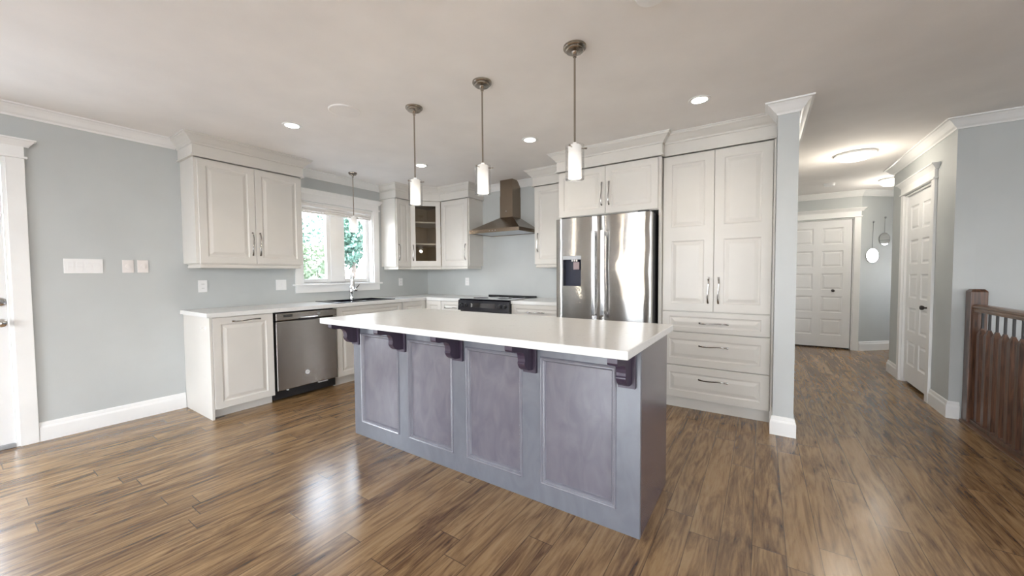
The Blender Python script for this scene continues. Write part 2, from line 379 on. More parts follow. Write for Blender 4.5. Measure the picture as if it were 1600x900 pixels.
DY0, DY1 = -4.96, -4.042                              # exterior door opening in the left wall
wall_x('wall_left', -0.16, 0.0, -8.76, 0.16, [(DY0, DY1, 0, 2.06), (WY0, WY1, WZ0, WZ1)])
wall_y('wall_back', 0.0, 0.16, 0.0, 4.568)
wall_x('wall_partition', 4.568, 4.695, -0.867, 3.48)
wall_y('wall_hall_end', 3.48, 3.62, 4.568, 5.745, [(4.80, 5.665, 0, 2.055)])
g = G(); dx, dy = 0.757, 0.653
g.prism([(5.745, 3.48), (5.745+dx*1.3, 3.48+dy*1.3), (5.745+dx*1.3-dy*0.12, 3.48+dy*1.3+dx*0.12), (5.745-dy*0.12, 3.60)], 0, H); struct(g.obj('wall_hall_diagonal', 'wall'))
wall_x('wall_hall_right', 5.80, 5.92, 0.30, 2.07, [(0.775, 1.60, 0, 2.055)])
wall_y('wall_right', 0.30, 0.42, 5.92, 9.36, z0=-2.6)
wall_y('wall_closet', 1.95, 2.07, 5.92, 7.6)
wall_x('wall_closet_side', 6.62, 6.74, 0.42, 1.95)
wall_x('wall_far_hall', 7.6, 7.72, 1.95, 4.5, [(3.3, 4.0, 0.95, 1.80)])
wall_y('wall_far_end', 4.32, 4.44, 6.70, 7.6)
wall_x('wall_east', 9.2, 9.36, -8.76, 0.30, [(-6.3, -4.1, 0.5, 2.1)])
wall_y('wall_rear', -8.76, -8.6, 0.0, 9.2, [(1.2, 3.4, 0.1, 2.1), (5.4, 7.8, 0.5, 2.1)])
# stairwell sides below the floor
wall_x('wall_stair_side', 7.05, 7.15, SY0, SY1, z0=-2.6, z1=-0.121)
wall_x('wall_stair_near', 5.89, 5.99, SY0, SY1, z0=-2.6, z1=-0.121)
wall_y('wall_stair_end', SY0-0.1, SY0, 5.89, 7.15, z0=-2.6, z1=-0.121)
g = G(); g.box(5.99, 7.05, SY0, SY1, -2.7, -2.6); struct(g.obj('floor_stair', 'floor'))

# crown mouldings and baseboards
def trim(name, prof, path, segs=None): 
    g = G(); g.sweep(prof, path, segs); return struct(g.obj(name, 'trim'))
trim('trim_1', CROWN, [(0.0, -8.6), (0.0, -3.10)][::1])          # left wall
trim('trim_2', CROWN, [(0.0, -2.13), (0.0, -0.90)])              # above kitchen window
trim('trim_3', CROWN, [(1.16, 0.0), (2.19, 0.0)])                # above range hood
trim('trim_4', CROWN, [(4.568, -0.62), (4.568, -0.867), (4.695, -0.867), (4.695, 3.48), (5.745, 3.48), (5.745+dx*1.3, 3.48+dy*1.3)])
trim('trim_5', CROWN, [(7.6, 2.07), (5.80, 2.07), (5.80, 0.30), (9.2, 0.30)])
trim('baseboard_left', BASE, [(0.0, -3.955), (0.0, -3.095)])
trim('baseboard_left_rear', BASE, [(0.0, -8.6), (0.0, -5.05)])
trim('baseboard_partition', BASE, [(4.568, -0.66), (4.568, -0.867), (4.695, -0.867), (4.695, 3.48)])
trim('baseboard_diagonal', BASE, [(5.745, 3.48), (5.745+dx*1.3, 3.48+dy*1.3)])
trim('baseboard_hall_right', BASE, [(5.80, 1.69), (5.80, 2.07), (7.6, 2.07)][::-1])
trim('baseboard_right', BASE, [(5.80, 0.69), (5.80, 0.30), (5.862, 0.30)])
trim('baseboard_rear', BASE, [(1.1, -8.6), (0.0, -8.6)])
trim('baseboard_rear_right', BASE, [(9.2, -8.6), (3.5, -8.6)])
g = G(); g.box(5.855, 5.99, SY0-0.1, 0.272, 0.0, 0.012, 0.003); struct(g.obj('trim_stair_nosing', 'handrail'))

def casing(parent, w0, w1, ztop, cw=0.086, foot=0.0, axis='x', plane=0.0, out=1, sill=False):
    """side casings, fillet, frieze and small cornice round an opening w0..w1 on a wall plane"""
    def bx(g, a0, a1, o0, o1, z0, z1):
        p0, p1 = sorted((plane+out*o0, plane+out*o1))
        if axis == 'x': g.box(p0, p1, a0, a1, z0, z1, 0.002)
        else: g.box(a0, a1, p0, p1, z0, z1, 0.002)
    for a0, a1 in ((w0-cw, w0), (w1, w1+cw)):
        g = G(); bx(g, a0, a1, 0, 0.02, foot, ztop); g.obj('casing', 'trim', parent)
    g = G(); bx(g, w0-cw-0.014, w1+cw+0.014, 0, 0.032, ztop, ztop+0.016); bx(g, w0-cw, w1+cw, 0, 0.022, ztop+0.016, ztop+0.088)
    # cornice
    pr = [(0, ztop+0.085), (0.022, ztop+0.085), (0.030, ztop+0.10), (0.048, ztop+0.125), (0.056, ztop+0.128), (0.056, ztop+0.138), (0, ztop+0.138)]
    e0, e1 = w0-cw+0.0, w1+cw-0.0
    if axis == 'x': path = [(plane, e0), (plane+out*1e-4, e0), (plane+out*1e-4, e1), (plane, e1)] if out > 0 else [(plane, e1), (plane-1e-4, e1), (plane-1e-4, e0), (plane, e0)]
    else: path = [(e1, plane), (e1, plane+1e-4), (e0, plane+1e-4), (e0, plane)] if out > 0 else [(e0, plane), (e0, plane-1e-4), (e1, plane-1e-4), (e1, plane)]
    g.sweep(pr, path)
    g.obj('head_casing', 'trim', parent)

def knob(name, parent, x, y, z, mat, axis='y', out=-1, r=0.026, world=True):
    g = G(); pr = [(r*1.05, 0), (r*1.05, 0.006), (r*0.42, 0.012), (r*0.38, 0.032), (r*0.8, 0.04), (r, 0.05), (r*0.95, 0.06), (r*0.6, 0.066), (0.0005, 0.067)]
    g.lathe([(a, out*b) for a, b in pr], x, y, 20, True, axis, z); return g.obj(name, mat, parent, world)

# exterior glazed door, left wall
d1 = sroot('door_1', (0, DY0, 0))
casing(d1, DY0, DY1, 2.084, axis='x', plane=0.0, out=1)
g = G(); g.box(-0.16, 0.0, DY0, DY0+0.018, 0, 2.06); g.box(-0.16, 0.0, DY1-0.018, DY1, 0, 2.06); g.box(-0.16, 0, DY0, DY1, 2.045, 2.06); g.box(0.0, 0.012, DY0, DY1, 2.045, 2.084); g.obj('jamb', 'trim', d1)
g = G(); g.box(-0.16, 0.004, DY0+0.018, DY1-0.018, 0.0, 0.028, 0.003); g.obj('threshold', 'grey', d1)
g = G(); a, b = DY0+0.022, DY1-0.022
g.box(-0.052, -0.008, a, a+0.15, 0.032, 2.042); g.box(-0.052, -0.008, b-0.15, b, 0.032, 2.042)
g.box(-0.052, -0.008, a+0.15, b-0.15, 0.032, 0.32); g.box(-0.052, -0.008, a+0.15, b-0.15, 1.90, 2.042)
leaf = g.obj('door_leaf', 'door', d1)
g = G(); g.box(-0.034, -0.028, a+0.15, b-0.15, 0.32, 1.90); g.obj('pane', 'pane', d1)
g = G(); g.lathe([(0.033, 0), (0.033, 0.006), (0.028, 0.016), (0.018, 0.018), (0.017, 0.026), (0.0005, 0.027)], -0.008, -4.097, 24, True, 'x', 1.055); g.obj('deadbolt', 'chrome', leaf)
knob('door_knob', leaf, -0.008, -4.097, 0.905, 'chrome', 'x', 1, 0.028)

def ten_panel(g, x0, w, h, t):
    st, mid = 0.095*w/0.78, 0.10*w/0.78
    pw = (w-2*st-mid)/2
    xs = [0, st, st+pw, st+pw+mid, w-st, w]; r = 0.105; ph = (h-0.19-0.12-4*r)/5; zs = [0, 0.19]; z = 0.19
    for i in range(5):
        z += ph; zs.append(z); z += (r if i < 4 else 0.12); zs.append(z)
    cells = {(i, j): TEN for i in (1, 3) for j in (1, 3, 5, 7, 9)}
    g.board(xs, zs, cells, t); return g
# hall end door
d2 = sroot('door_2', (4.80, 3.48, 0))
casing(d2, 4.80, 5.665, 2.065, cw=0.078, axis='y', plane=3.48, out=-1)
g = G(); g.box(4.80, 4.812, 3.48, 3.62, 0, 2.055); g.box(5.653, 5.665, 3.48, 3.62, 0, 2.055); g.box(4.80, 5.665, 3.48, 3.62, 2.046, 2.055); g.obj('jamb', 'trim', d2)
g = G(); ten_panel(g, 0, 0.835, 2.020, 0.035); g.b.transform(Matrix.Translation((0.013, 0.055, 0.022))); l2 = g.obj('door_leaf', 'door', d2, world=False)
knob('door_knob', l2, 0.63, 0.020, 0.925, 'bronze', 'y', -1, 0.020, world=False)
g = G(); g.box(4.80, 5.665, 3.60, 3.62, 0, 2.055); g.obj('backing', 'blackm', d2)
# hall closet door: hinged leaf in the right wall of the hall
d3 = sroot('door_3', (5.80, 1.60, 0), -PI/2)
casing(d3, 0.775, 1.60, 2.065, cw=0.082, axis='x', plane=5.80, out=-1)
g = G(); g.box(5.80, 5.92, 0.775, 0.787, 0, 2.055); g.box(5.80, 5.92, 1.588, 1.60, 0, 2.055); g.box(5.80, 5.92, 0.775, 1.60, 2.043, 2.055); g.obj('jamb', 'trim', d3)
g = G(); ten_panel(g, 0, 0.796, 2.012, 0.035); g.b.transform(Matrix.Translation((0.0145, 0.055, 0.028))); l3 = g.obj('door_leaf', 'door', d3, world=False)
knob('door_knob', l3, 0.735, 0.020, 0.875, 'bronze', 'y', -1, 0.022, world=False)
g = G(); g.box(0.012, 0.813, 0.112, 0.118, 0, 2.04); g.obj('backing', 'blackm', d3, world=False)

# kitchen window
w1 = sroot('window_1', (0, (WY0+WY1)/2, WZ0))
casing(w1, WY0, WY1, 2.105, cw=0.086, foot=WZ0, axis='x', plane=0.0, out=1)
g = G(); g.box(-0.09, 0.045, WY0-0.115, WY1+0.115, WZ0-0.022, WZ0, 0.004); g.obj('sill', 'trim', w1)
g = G(); g.box(0, 0.02, WY0-0.086, WY1+0.086, WZ0-0.105, WZ0-0.022, 0.003); g.obj('apron', 'trim', w1)
g = G(); g.box(-0.16, 0, WY0, WY0+0.014, WZ0, WZ1); g.box(-0.16, 0, WY1-0.014, WY1, WZ0, WZ1); g.box(-0.16, 0, WY0, WY1, WZ1-0.014, WZ1); g.box(-0.16, -0.09, WY0, WY1, WZ0, WZ0+0.012); g.obj('jamb', 'trim', w1)
g = G(); g.box(-0.14, -0.07, -1.59, -1.435, WZ0+0.012, WZ1-0.014, 0.003); g.obj('mullion', 'trim', w1)
for ya, yb in ((WY0+0.014, -1.59), (-1.435, WY1-0.014)):
    g = G(); t = 0.045
    g.box(-0.135, -0.085, ya, ya+t, WZ0+0.012, WZ1-0.014, 0.003); g.box(-0.135, -0.085, yb-t, yb, WZ0+0.012, WZ1-0.014, 0.003)
    g.box(-0.135, -0.085, ya+t, yb-t, WZ0+0.012, WZ0+0.012+t, 0.003); g.box(-0.135, -0.085, ya+t, yb-t, WZ1-0.014-t, WZ1-0.014, 0.003)
    sh = g.obj('sash', 'trim', w1)
    g = G(); g.box(-0.113, -0.107, ya+t, yb-t, WZ0+0.057, WZ1-0.059); g.obj('pane', 'pane', sh)
bl = thing('window_blind', 'white fabric blind folded up at the top of the kitchen window', 'blind', (-0.03, -1.5, 1.975))
g = G(); g.box(-0.055, -0.008, WY0+0.018, WY1-0.018, 2.050, 2.085, 0.004); g.obj('headrail', 'blind', bl)
g = G()
for k in range(3): g.box(-0.050+0.004*k, -0.014+0.004*k, WY0+0.020, WY1-0.020, 1.972+0.024*k, 1.992+0.0245*k, 0.005)
g.obj('fabric_fold', 'blind', bl)

# unseen white door, added for its pale stripe in the refrigerator's reflection
d4 = sroot('reflection_door', (0, -7.6, 0)); casing(d4, -7.6, -6.8, 2.065, axis='x', plane=0.0, out=1)
g = G(); ten_panel(g, 0, 0.80, 2.05, 0.03); g.b.transform(Matrix.Translation((0, -7.6, 0)) @ Matrix.Translation((0.001, 0, 0.01)) @ Matrix.Rotation(PI/2, 4, 'Z')); g.obj('door_leaf', 'door', d4)
# windows behind the camera
def rear_window(name, axis, pl, a0, a1, z0, z1, n):
    r = sroot(name, (pl, (a0+a1)/2, z0) if axis == 'x' else ((a0+a1)/2, pl, z0)); o = -1 if axis == 'x' else 1
    casing(r, a0, a1, z1+0.005, cw=0.10, foot=max(0, z0-0.02), axis=axis, plane=pl, out=o)
    def bx(g, a, b, c, d, e, f):
        p0, p1 = sorted((pl-o*c, pl-o*d))
        g.box(p0, p1, a, b, e, f) if axis == 'x' else g.box(a, b, p0, p1, e, f)
    g = G(); bx(g, a0, a1, 0.03, 0.09, z0, z0+0.06); bx(g, a0, a1, 0.03, 0.09, z1-0.06, z1)
    for k in range(n+1):
        c = a0+0.03+(a1-a0-0.06)*k/n; bx(g, c-0.03, c+0.03, 0.03, 0.09, z0+0.06, z1-0.06)
    g.obj('window_frame', 'trim', r)
    g = G(); bx(g, a0+0.06, a1-0.06, 0.055, 0.062, z0+0.06, z1-0.06); g.obj('pane', 'pane', r)
rear_window('window_2', 'y', -8.6, 1.2, 3.4, 0.1, 2.1, 2)
rear_window('window_3', 'y', -8.6, 5.4, 7.8, 0.5, 2.1, 3)
rear_window('window_5', 'x', 7.6, 3.3, 4.0, 0.95, 1.80, 1)
rear_window('window_4', 'x', 9.2, -6.3, -4.1, 0.5, 2.1, 3)

# ------------------------------------------------------------------ cabinets
def pull(parent, x, y, z, vert=True, L=0.225, world=False):
    """slender bow pull, flared ends and a slim waist, standing off a front that faces -y at (x, y)"""
    g = G(); n = 18; pts = []; rr = []
    for i in range(n+1):
        t = i/n; a = (t-0.5)*L; arch = 0.026*(1-(2*t-1)**4)*0.75 + 0.006
        wv = 0.0035*math.sin((2*t-1)*PI)
        pts.append((x+wv, y-arch, z+a) if vert else (x+a, y-arch, z+wv))
        e = abs(2*t-1); rr.append(0.0050+0.0028*e**3)
    g.tube(pts, rr, 10, 0.55, (0, -1, 0) if False else ((1, 0, 0) if vert else (0, 0, 1)))
    for a in (-0.46*L, 0.46*L):
        c = (x, y, z+a) if vert else (x+a, y, z)
        g.tube([c, (c[0], c[1]-0.014, c[2])], 0.0055, 10)
    return g.obj('handle', 'pull', parent, world)

def front(parent, name, x0, x1, z0, z1, yb, t=0.020, rails=None, fr=0.058, handle=None, mat='cab', flat=False):
    """raised panel door or drawer front (local frame, back plane at yb)"""
    gp = 0.0015; x0 += gp; x1 -= gp; z0 += gp; z1 -= gp
    fz = fr if (z1-z0) > 0.26 else 0.042
    xs = [x0, x0+fr, x1-fr, x1]
    if rails: zs = [z0, z0+fz]+[v for r in rails for v in (r-fz*0.85, r+fz*0.85)]+[z1-fz, z1]
    else: zs = [z0, z0+fz, z1-fz, z1]
    cells = {(1, j): RAISED for j in range(1, len(zs)-1, 2)}
    g = G(); g.board(xs, zs, cells, t, yb); d = g.obj(name, mat, parent, world=False)
    if handle:
        hx, hz, vert = handle; pull(d, hx, yb-t, hz, vert)
    return d

def cab_crown(parent, path, z0, segs=None, zf=2.375):
    pr = [(0, z0), (0.022, z0), (0.022, z0+0.012), (0.012, z0+0.016), (0.012, zf), (0.020, zf+0.004), (0.022, zf+0.016), (0.038, zf+0.030), (0.062, zf+0.058), (0.074, zf+0.066), (0.076, zf+0.076), (0.084, zf+0.078), (0.086, H-0.001), (0, H-0.001)]
    g = G(); g.sweep(pr, path, segs); return g.obj('crown_moulding', 'cab', parent, world=False)
def light_rail(parent, path, z1=1.342, segs=None):
    pr = [(0.0, z1-0.042), (0.012, z1-0.042), (0.016, z1-0.030), (0.010, z1-0.012), (0.018, z1-0.006), (0.018, z1), (0, z1)]
    pr = [(o-0.02, z) for o, z in pr]
    g = G(); g.sweep(pr, path, segs); return g.obj('light_rail', 'cab', parent, world=False)
ZU0, ZU1 = 1.342, 2.2735

def body_box(parent, w, d, z0, z1, name='body'):
    g = G(); g.box(0, w, -d, 0, z0, z1, 0.001); return g.obj(name, 'cab', parent, world=False)

# two-door wall cabinet on the left wall (local x runs along +Y, front faces the room)
c = thing('wall_cabinet', 'cream two-door wall cabinet on the left wall beside the window', 'cabinet', (0.002, -3.073, ZU0), PI/2)
def zl(v): return v-ZU0
g = G(); g.box(0, 0.92, -0.328, 0, 0, ZU1-ZU0, 0.001); g.obj('body', 'cab', c, world=False)
front(c, 'door', 0.022, 0.470, 0.0, zl(ZU1-0.007), -0.328, handle=(0.437, zl(1.535), True))
front(c, 'door', 0.470, 0.918, 0.0, zl(ZU1-0.007), -0.328, handle=(0.503, zl(1.535), True))
def shifted(fn, parent, path, z, segs=None, **k):
    o = fn(parent, path, z, segs, **k); o.location.z = -ZU0 if abs(WM[parent.name].translation.z-ZU0) < 1e-6 else 0; return o
shifted(cab_crown, c, [(0, 0), (0, -0.348), (0.92, -0.348), (0.92, 0)], 2.2735)
def shifted_lr(parent, path, segs=None):
    o = light_rail(parent, path, ZU0, segs); o.location.z = -ZU0; return o
shifted_lr(c, [(0.02, -0.02), (0.02, -0.348), (0.90, -0.348), (0.90, -0.02)])

# corner group: three cabinets
CA, CB, CS1, CD1, CD2 = 0.8805, 1.1348, 0.306, 0.6277, 0.6093
crown_path = [(0, -CA), (0.326, -CA), (0.326, -CD1), (CD2, -0.326), (CB, -0.326), (CB, 0)]
cl = thing('wall_cabinet', 'narrow cream wall cabinet between the window and the glass corner cabinet', 'cabinet', (0.002, -CA, ZU0), PI/2)
g = G(); g.box(0, CA-CD1-0.001, -0.304, 0, 0, ZU1-ZU0, 0.001); g.obj('body', 'cab', cl, world=False)
front(cl, 'door', 0.012, CA-CD1-0.002, 0, zl(ZU1-0.007), -0.304, fr=0.05, handle=(0.040, zl(1.535), True))
def wsweep(fn, parent, path, a, segs):
    g0 = None
    o = fn(parent, path, a, segs)
    return o
def crown_world(parent, path, segs, rail=False):
    pr = [(0, 2.2735), (0.022, 2.2735), (0.022, 2.2855), (0.012, 2.2895), (0.012, 2.375), (0.020, 2.379), (0.022, 2.391), (0.038, 2.405), (0.062, 2.433), (0.074, 2.441), (0.076, 2.451), (0.084, 2.453), (0.086, H-0.001), (0, H-0.001)]
    if rail: pr = [(o-0.02, ZU0+z) for o, z in ((0.0, -0.042), (0.012, -0.042), (0.016, -0.030), (0.010, -0.012), (0.018, -0.006), (0.018, 0), (0, 0))]
    g = G(); g.sweep(pr, path, segs); return g.obj('light_rail' if rail else 'crown_moulding', 'cab', parent)
crown_world(cl, crown_path, [0, 1]); crown_world(cl, [(0.02, -CA+0.02), (0.326, -CA+0.02)]+crown_path[2:], [0, 1], True)

cg = thing('corner_cabinet', 'diagonal cream corner wall cabinet with a glass door and shelves', 'cabinet', (0.002, -0.002, ZU0))
poly = [(0.002, -0.002), (0.002, -CD1), (0.312, -CD1), (CD2, -0.312), (CD2, -0.002)]
g = G(); g.prism(poly, ZU0, ZU0+0.02); g.prism(poly, ZU1-0.02, ZU1)
zz = (ZU0+0.02, ZU1-0.02)
g.box(0.002, 0.010, -CD1, -0.002, *zz); g.box(0.010, CD2, -0.010, -0.002, *zz)
g.box(0.010, 0.30, -CD1, -CD1+0.012, *zz); g.box(CD2-0.012, CD2, -0.30, -0.010, *zz)
g.obj('body', ['interior'], cg)
for z in (1.655, 1.965):
    g = G(); g.prism([(0.012, -0.012), (0.012, -CD1+0.014), (0.29, -CD1+0.014), (CD2-0.014, -0.29), (CD2-0.014, -0.012)], z, z+0.020, 'z'); g.obj('shelf', 'cab', cg)
p0 = Vector((0.312, -CD1)); p1 = Vector((CD2, -0.312)); dv = (p1-p0); dw = dv.length; ang = math.atan2(dv.y, dv.x)
T = Matrix.Translation((p0.x, p0.y, 0)) @ Matrix.Rotation(ang, 4, 'Z')
g = G(); a = 0.008; b = dw-0.008; f = 0.066
g.board([a, a+f, b-f, b], [ZU0+0.002, ZU0+0.002+f+0.01, ZU1-0.006-f, ZU1-0.006], {(1, 1): None}, 0.020, back=False)
for q in ((a+f-0.001, a+f, ZU0+f+0.012, ZU1-0.006-f), (b-f, b-f+0.001, ZU0+f+0.012, ZU1-0.006-f)): g.box(q[0], q[1], -0.019, 0, q[2], q[3])
g.b.transform(T); gd = g.obj('door', 'cab', cg)
g = G(); g.box(a+f-0.004, b-f+0.004, -0.012, -0.008, ZU0+f, ZU1-f); g.b.transform(T); g.obj('pane', 'cabglass', gd)
n0 = len(COL.objects)
hd = pull(gd, a+0.033, -0.020, 1.535, True); hd.data.transform(WM[gd.name].inverted() @ T)
crown_world(cg, crown_path, [2]); crown_world(cg, crown_path, [2], True)

cr_ = thing('wall_cabinet', 'single-door cream wall cabinet between the glass corner cabinet and the range hood', 'cabinet', (CD2+0.001, -0.002, ZU0))
wv = CB-CD2-0.001
g = G(); g.box(0, wv, -0.304, 0, 0, ZU1-ZU0, 0.001); g.obj('body', 'cab', cr_, world=False)
front(cr_, 'door', 0.012, wv-0.016, 0, zl(ZU1-0.007), -0.304, handle=(wv-0.052, zl(1.535), True))
crown_world(cr_, crown_path, [3, 4]); crown_world(cr_, crown_path[:4]+[(CB-0.02, -0.326), (CB-0.02, -0.02)], [3, 4], True)

# small wall cabinet left of the refrigerator
cs = thing('wall_cabinet', 'single-door cream wall cabinet between the range hood and the refrigerator', 'cabinet', (2.180, -0.002, ZU0))
g = G(); g.box(0, 0.520, -0.326, 0, 0, ZU1-ZU0, 0.001); g.obj('body', 'cab', cs, world=False)
front(cs, 'door', 0.010, 0.515, 0, zl(ZU1-0.007), -0.326, handle=(0.056, zl(1.60), True))
crown_world(cs, [(2.180, 0), (2.180, -0.348), (2.700, -0.348)], None); crown_world(cs, [(2.20, -0.02), (2.20, -0.348), (2.695, -0.348)], None, True)

# cabinet over the refrigerator with its side panels
FY = -0.718
cf = thing('fridge_cabinet', 'deep cream two-door cabinet with tall side panels above the steel refrigerator', 'cabinet', (3.21, -0.002, 0))
g = G(); g.box(2.703, 3.720, FY, -0.002, 1.80, ZU1, 0.001); g.obj('body', 'cab', cf)
for a, b in ((2.703, 2.722), (3.700, 3.7235)):
    g = G(); g.box(a, b, FY-0.0, -0.002, 0, 1.80, 0.001); g.obj('side_panel', 'cab', cf)
def fl(x): return x-3.21
front(cf, 'door', fl(2.707), fl(3.2085), 1.806, ZU1-0.007, FY+0.002, handle=(fl(3.174), 2.00, True))
front(cf, 'door', fl(3.2085), fl(3.697), 1.806, ZU1-0.007, FY+0.002, handle=(fl(3.246), 2.00, True))
crown_world(cf, [(2.703, 0), (2.703, -0.740), (3.722, -0.740), (3.722, -0.668)], None)

# pantry
PYF = -0.645
cp = thing('pantry_cabinet', 'tall cream pantry cabinet with two doors over three drawers', 'cabinet', (4.145, -0.002, 0))
def pl_(x): return x-4.145
g = G(); g.box(3.7245, 4.5665, PYF, -0.002, 0.098, ZU1, 0.001); g.obj('body', 'cab', cp)
g = G(); g.box(3.7245, 4.5665, PYF+0.022, -0.02, 0.0, 0.098); g.obj('toe_kick', 'cab', cp)
g = G(); g.box(4.553, 4.5665, PYF-0.020, PYF, 0.07, ZU1, 0.001); g.obj('filler_strip', 'cab', cp)
front(cp, 'door', pl_(3.726), pl_(4.1395), 0.885, ZU1-0.007, PYF, rails=[1.572], fr=0.072, handle=(pl_(4.1005), 1.073, True))
front(cp, 'door', pl_(4.1395), pl_(4.551), 0.885, ZU1-0.007, PYF, rails=[1.572], fr=0.072, handle=(pl_(4.1785), 1.073, True))
for z0, z1, hz in ((0.700, 0.881, 0.786), (0.396, 0.697, 0.585), (0.100, 0.393, 0.286)):
    front(cp, 'drawer', pl_(3.726), pl_(4.551), z0, z1, PYF, fr=0.062, handle=(pl_(4.145), hz, False))
crown_world(cp, [(3.724, PYF-0.020), (4.5665, PYF-0.020)], None)

# base cabinets on the left wall (local x along +Y)
def base_cab(name, label, y0, y1, xd, zt=0.876, ends=(), hollow=False):
    c = thing(name, label, 'cabinet', (0.002, y0, 0), PI/2); w = y1-y0
    if hollow:
        g = G()
        for q in ((0, 0.018, -0.598, 0), (w-0.018, w, -0.598, 0), (0.018, w-0.018, -0.012, 0)): g.box(*q, 0.098, zt, 0.001)
        g.box(0.018, w-0.018, -0.598, -0.012, 0.098, 0.116)
        g.box(0.018, w-0.018, -0.598, -0.580, zt-0.05, zt)
    else:
        g = G(); g.box(0.020 if ends else 0, w, -0.598, 0, 0.098, zt, 0.001)
    g.obj('body', 'cab', c, world=False)
    g = G(); g.box(0.020 if ends else 0, w, -0.545, -0.02, 0, 0.098); g.obj('toe_kick', 'cab', c, world=False)
    return c, w
c1, w = base_cab('base_cabinet', 'white end base cabinet with one tall pull-out door left of the dishwasher', -3.090, -2.592, 0.6, ends=(0,))
g = G(); g.box(0, 0.019, -0.618, 0, 0, 0.876, 0.001); g.obj('end_panel', 'cab', c1, world=False)
front(c1, 'door', 0.020, w-0.002, 0.082, 0.872, -0.600, handle=(0.275, 0.832, False))
c2, w = base_cab('sink_cabinet', 'white base cabinet with two doors under the black sink', -1.955, -1.050, 0.6, hollow=True)
front(c2, 'door', 0.004, w/2, 0.100, 0.700, -0.598, handle=(w/2-0.04, 0.56, True)); front(c2, 'door', w/2, w-0.002, 0.100, 0.700, -0.598, handle=(w/2+0.04, 0.56, True))
front(c2, 'drawer_front', 0.004, w-0.002, 0.706, 0.872, -0.598)
c3 = thing('corner_base_cabinet', 'white corner base cabinet where the two counter runs meet', 'cabinet', (0.3, -0.5, 0))
g = G(); g.prism([(0.002, -0.002), (0.002, -1.048), (0.600, -1.048), (0.600, -0.620), (0.905, -0.620), (0.905, -0.002)], 0.098, 0.876); g.obj('body', 'cab', c3)
g = G(); g.prism([(0.02, -0.02), (0.02, -1.048), (0.547, -1.048), (0.547, -0.565), (0.905, -0.565), (0.905, -0.02)], 0, 0.098); g.obj('toe_kick', 'cab', c3)
g = G(); g.board([0.004, 0.062, 0.345, 0.403], [0.100, 0.158, 0.814, 0.872], {(1, 1): RAISED}, 0.02); g.b.transform(Matrix.Translation((0.600, -1.047, 0)) @ Matrix.Rotation(PI/2, 4, 'Z')); g.obj('door', 'cab', c3)
g = G(); g.board([0.024, 0.082, 0.243, 0.301], [0.100, 0.158, 0.814, 0.872], {(1, 1): RAISED}, 0.02); g.b.transform(Matrix.Translation((0.602, -0.620, 0))); g.obj('door', 'cab', c3)
def base_back(label, x0, x1):
    c = thing('drawer_cabinet', label, 'cabinet', (x0, -0.002, 0)); w = x1-x0
    g = G(); g.box(0, w, -0.618, 0, 0.098, 0.876, 0.001); g.obj('body', 'cab', c, world=False)
    g = G(); g.box(0, w, -0.565, -0.02, 0, 0.098); g.obj('toe_kick', 'cab', c, world=False)
    for z0, z1 in ((0.706, 0.872), (0.405, 0.702), (0.100, 0.401)):
        front(c, 'drawer', 0.002, w-0.002, z0, z1, -0.618, fr=0.05, handle=(w/2, (z0+z1)/2, False))
    return c
base_back('white drawer cabinet between the corner and the left side of the range', 0.907, 1.262)
base_back('white drawer cabinet between the range and the refrigerator', 2.038, 2.700)

# worktops
ZC0, ZC1 = 0.8765, 0.914
g = G()
SKX0, SKX1, SKY0, SKY1 = 0.13, 0.545, -1.865, -1.145      # sink cut-out
g.box(0.001, 0.640, -3.112, SKY0, ZC0, ZC1); g.box(0.001, SKX0, SKY0, SKY1, ZC0, ZC1); g.box(SKX1, 0.640, SKY0, SKY1, ZC0, ZC1)
g.box(0.001, 0.640, SKY1, -0.001, ZC0, ZC1); g.box(0.640, 1.264, -0.645, -0.001, ZC0, ZC1)
tag(g.obj('countertop', 'counter'), 'white L-shaped countertop running under the window and into the corner', 'countertop')
g = G(); g.box(2.036, 2.701, -0.645, -0.001, ZC0, ZC1); tag(g.obj('countertop', 'counter'), 'short white countertop piece between the range and the refrigerator', 'countertop')

# sink and faucet
sk = thing('kitchen_sink', 'black drop-in sink set in the counter below the window', 'sink', (0.33, -1.505, ZC1))
g = G(); z = ZC1
g.box(0.095, 0.165, SKY0-0.03, SKY1+0.03, z, z+0.009, 0.003); g.box(0.525, 0.565, SKY0-0.03, SKY1+0.03, z, z+0.009, 0.003)
g.box(0.165, 0.525, SKY0-0.03, SKY0+0.03, z, z+0.009, 0.003); g.box(0.165, 0.525, SKY1-0.03, SKY1+0.03, z, z+0.009, 0.003); g.box(0.165, 0.525, -1.50, -1.47, z-0.02, z+0.006, 0.003)
g.obj('rim', 'black', sk)
for ya, yb in ((SKY0+0.02, -1.495), (-1.475, SKY1-0.02)):
    g = G(); q = 0.006
    g.box(0.15, 0.535, ya, ya+q, 0.72, z); g.box(0.15, 0.535, yb-q, yb, 0.72, z); g.box(0.15, 0.15+q, ya, yb, 0.72, z); g.box(0.535-q, 0.535, ya, yb, 0.72, z); g.box(0.15, 0.535, ya, yb, 0.714, 0.72)
    bs = g.obj('bowl', 'black', sk)
    g = G(); g.lathe([(0.042, 0), (0.042, 0.003), (0.030, 0.004), (0.0005, 0.002)], 0.34, (ya+yb)/2, 20, cz=0.7205); g.obj('drain', 'chrome', bs)
fa = thing('kitchen_faucet', 'chrome pull-down faucet with side lever standing behind the sink', 'faucet', (0.125, -1.44, ZC1+0.009))
g = G(); fx_, fy_ = 0.125, -1.44; zb = ZC1+0.009
TF = Matrix.Translation((fx_, fy_, 0)) @ Matrix.Rotation(-0.45, 4, 'Z') @ Matrix.Translation((-fx_, -fy_, 0))
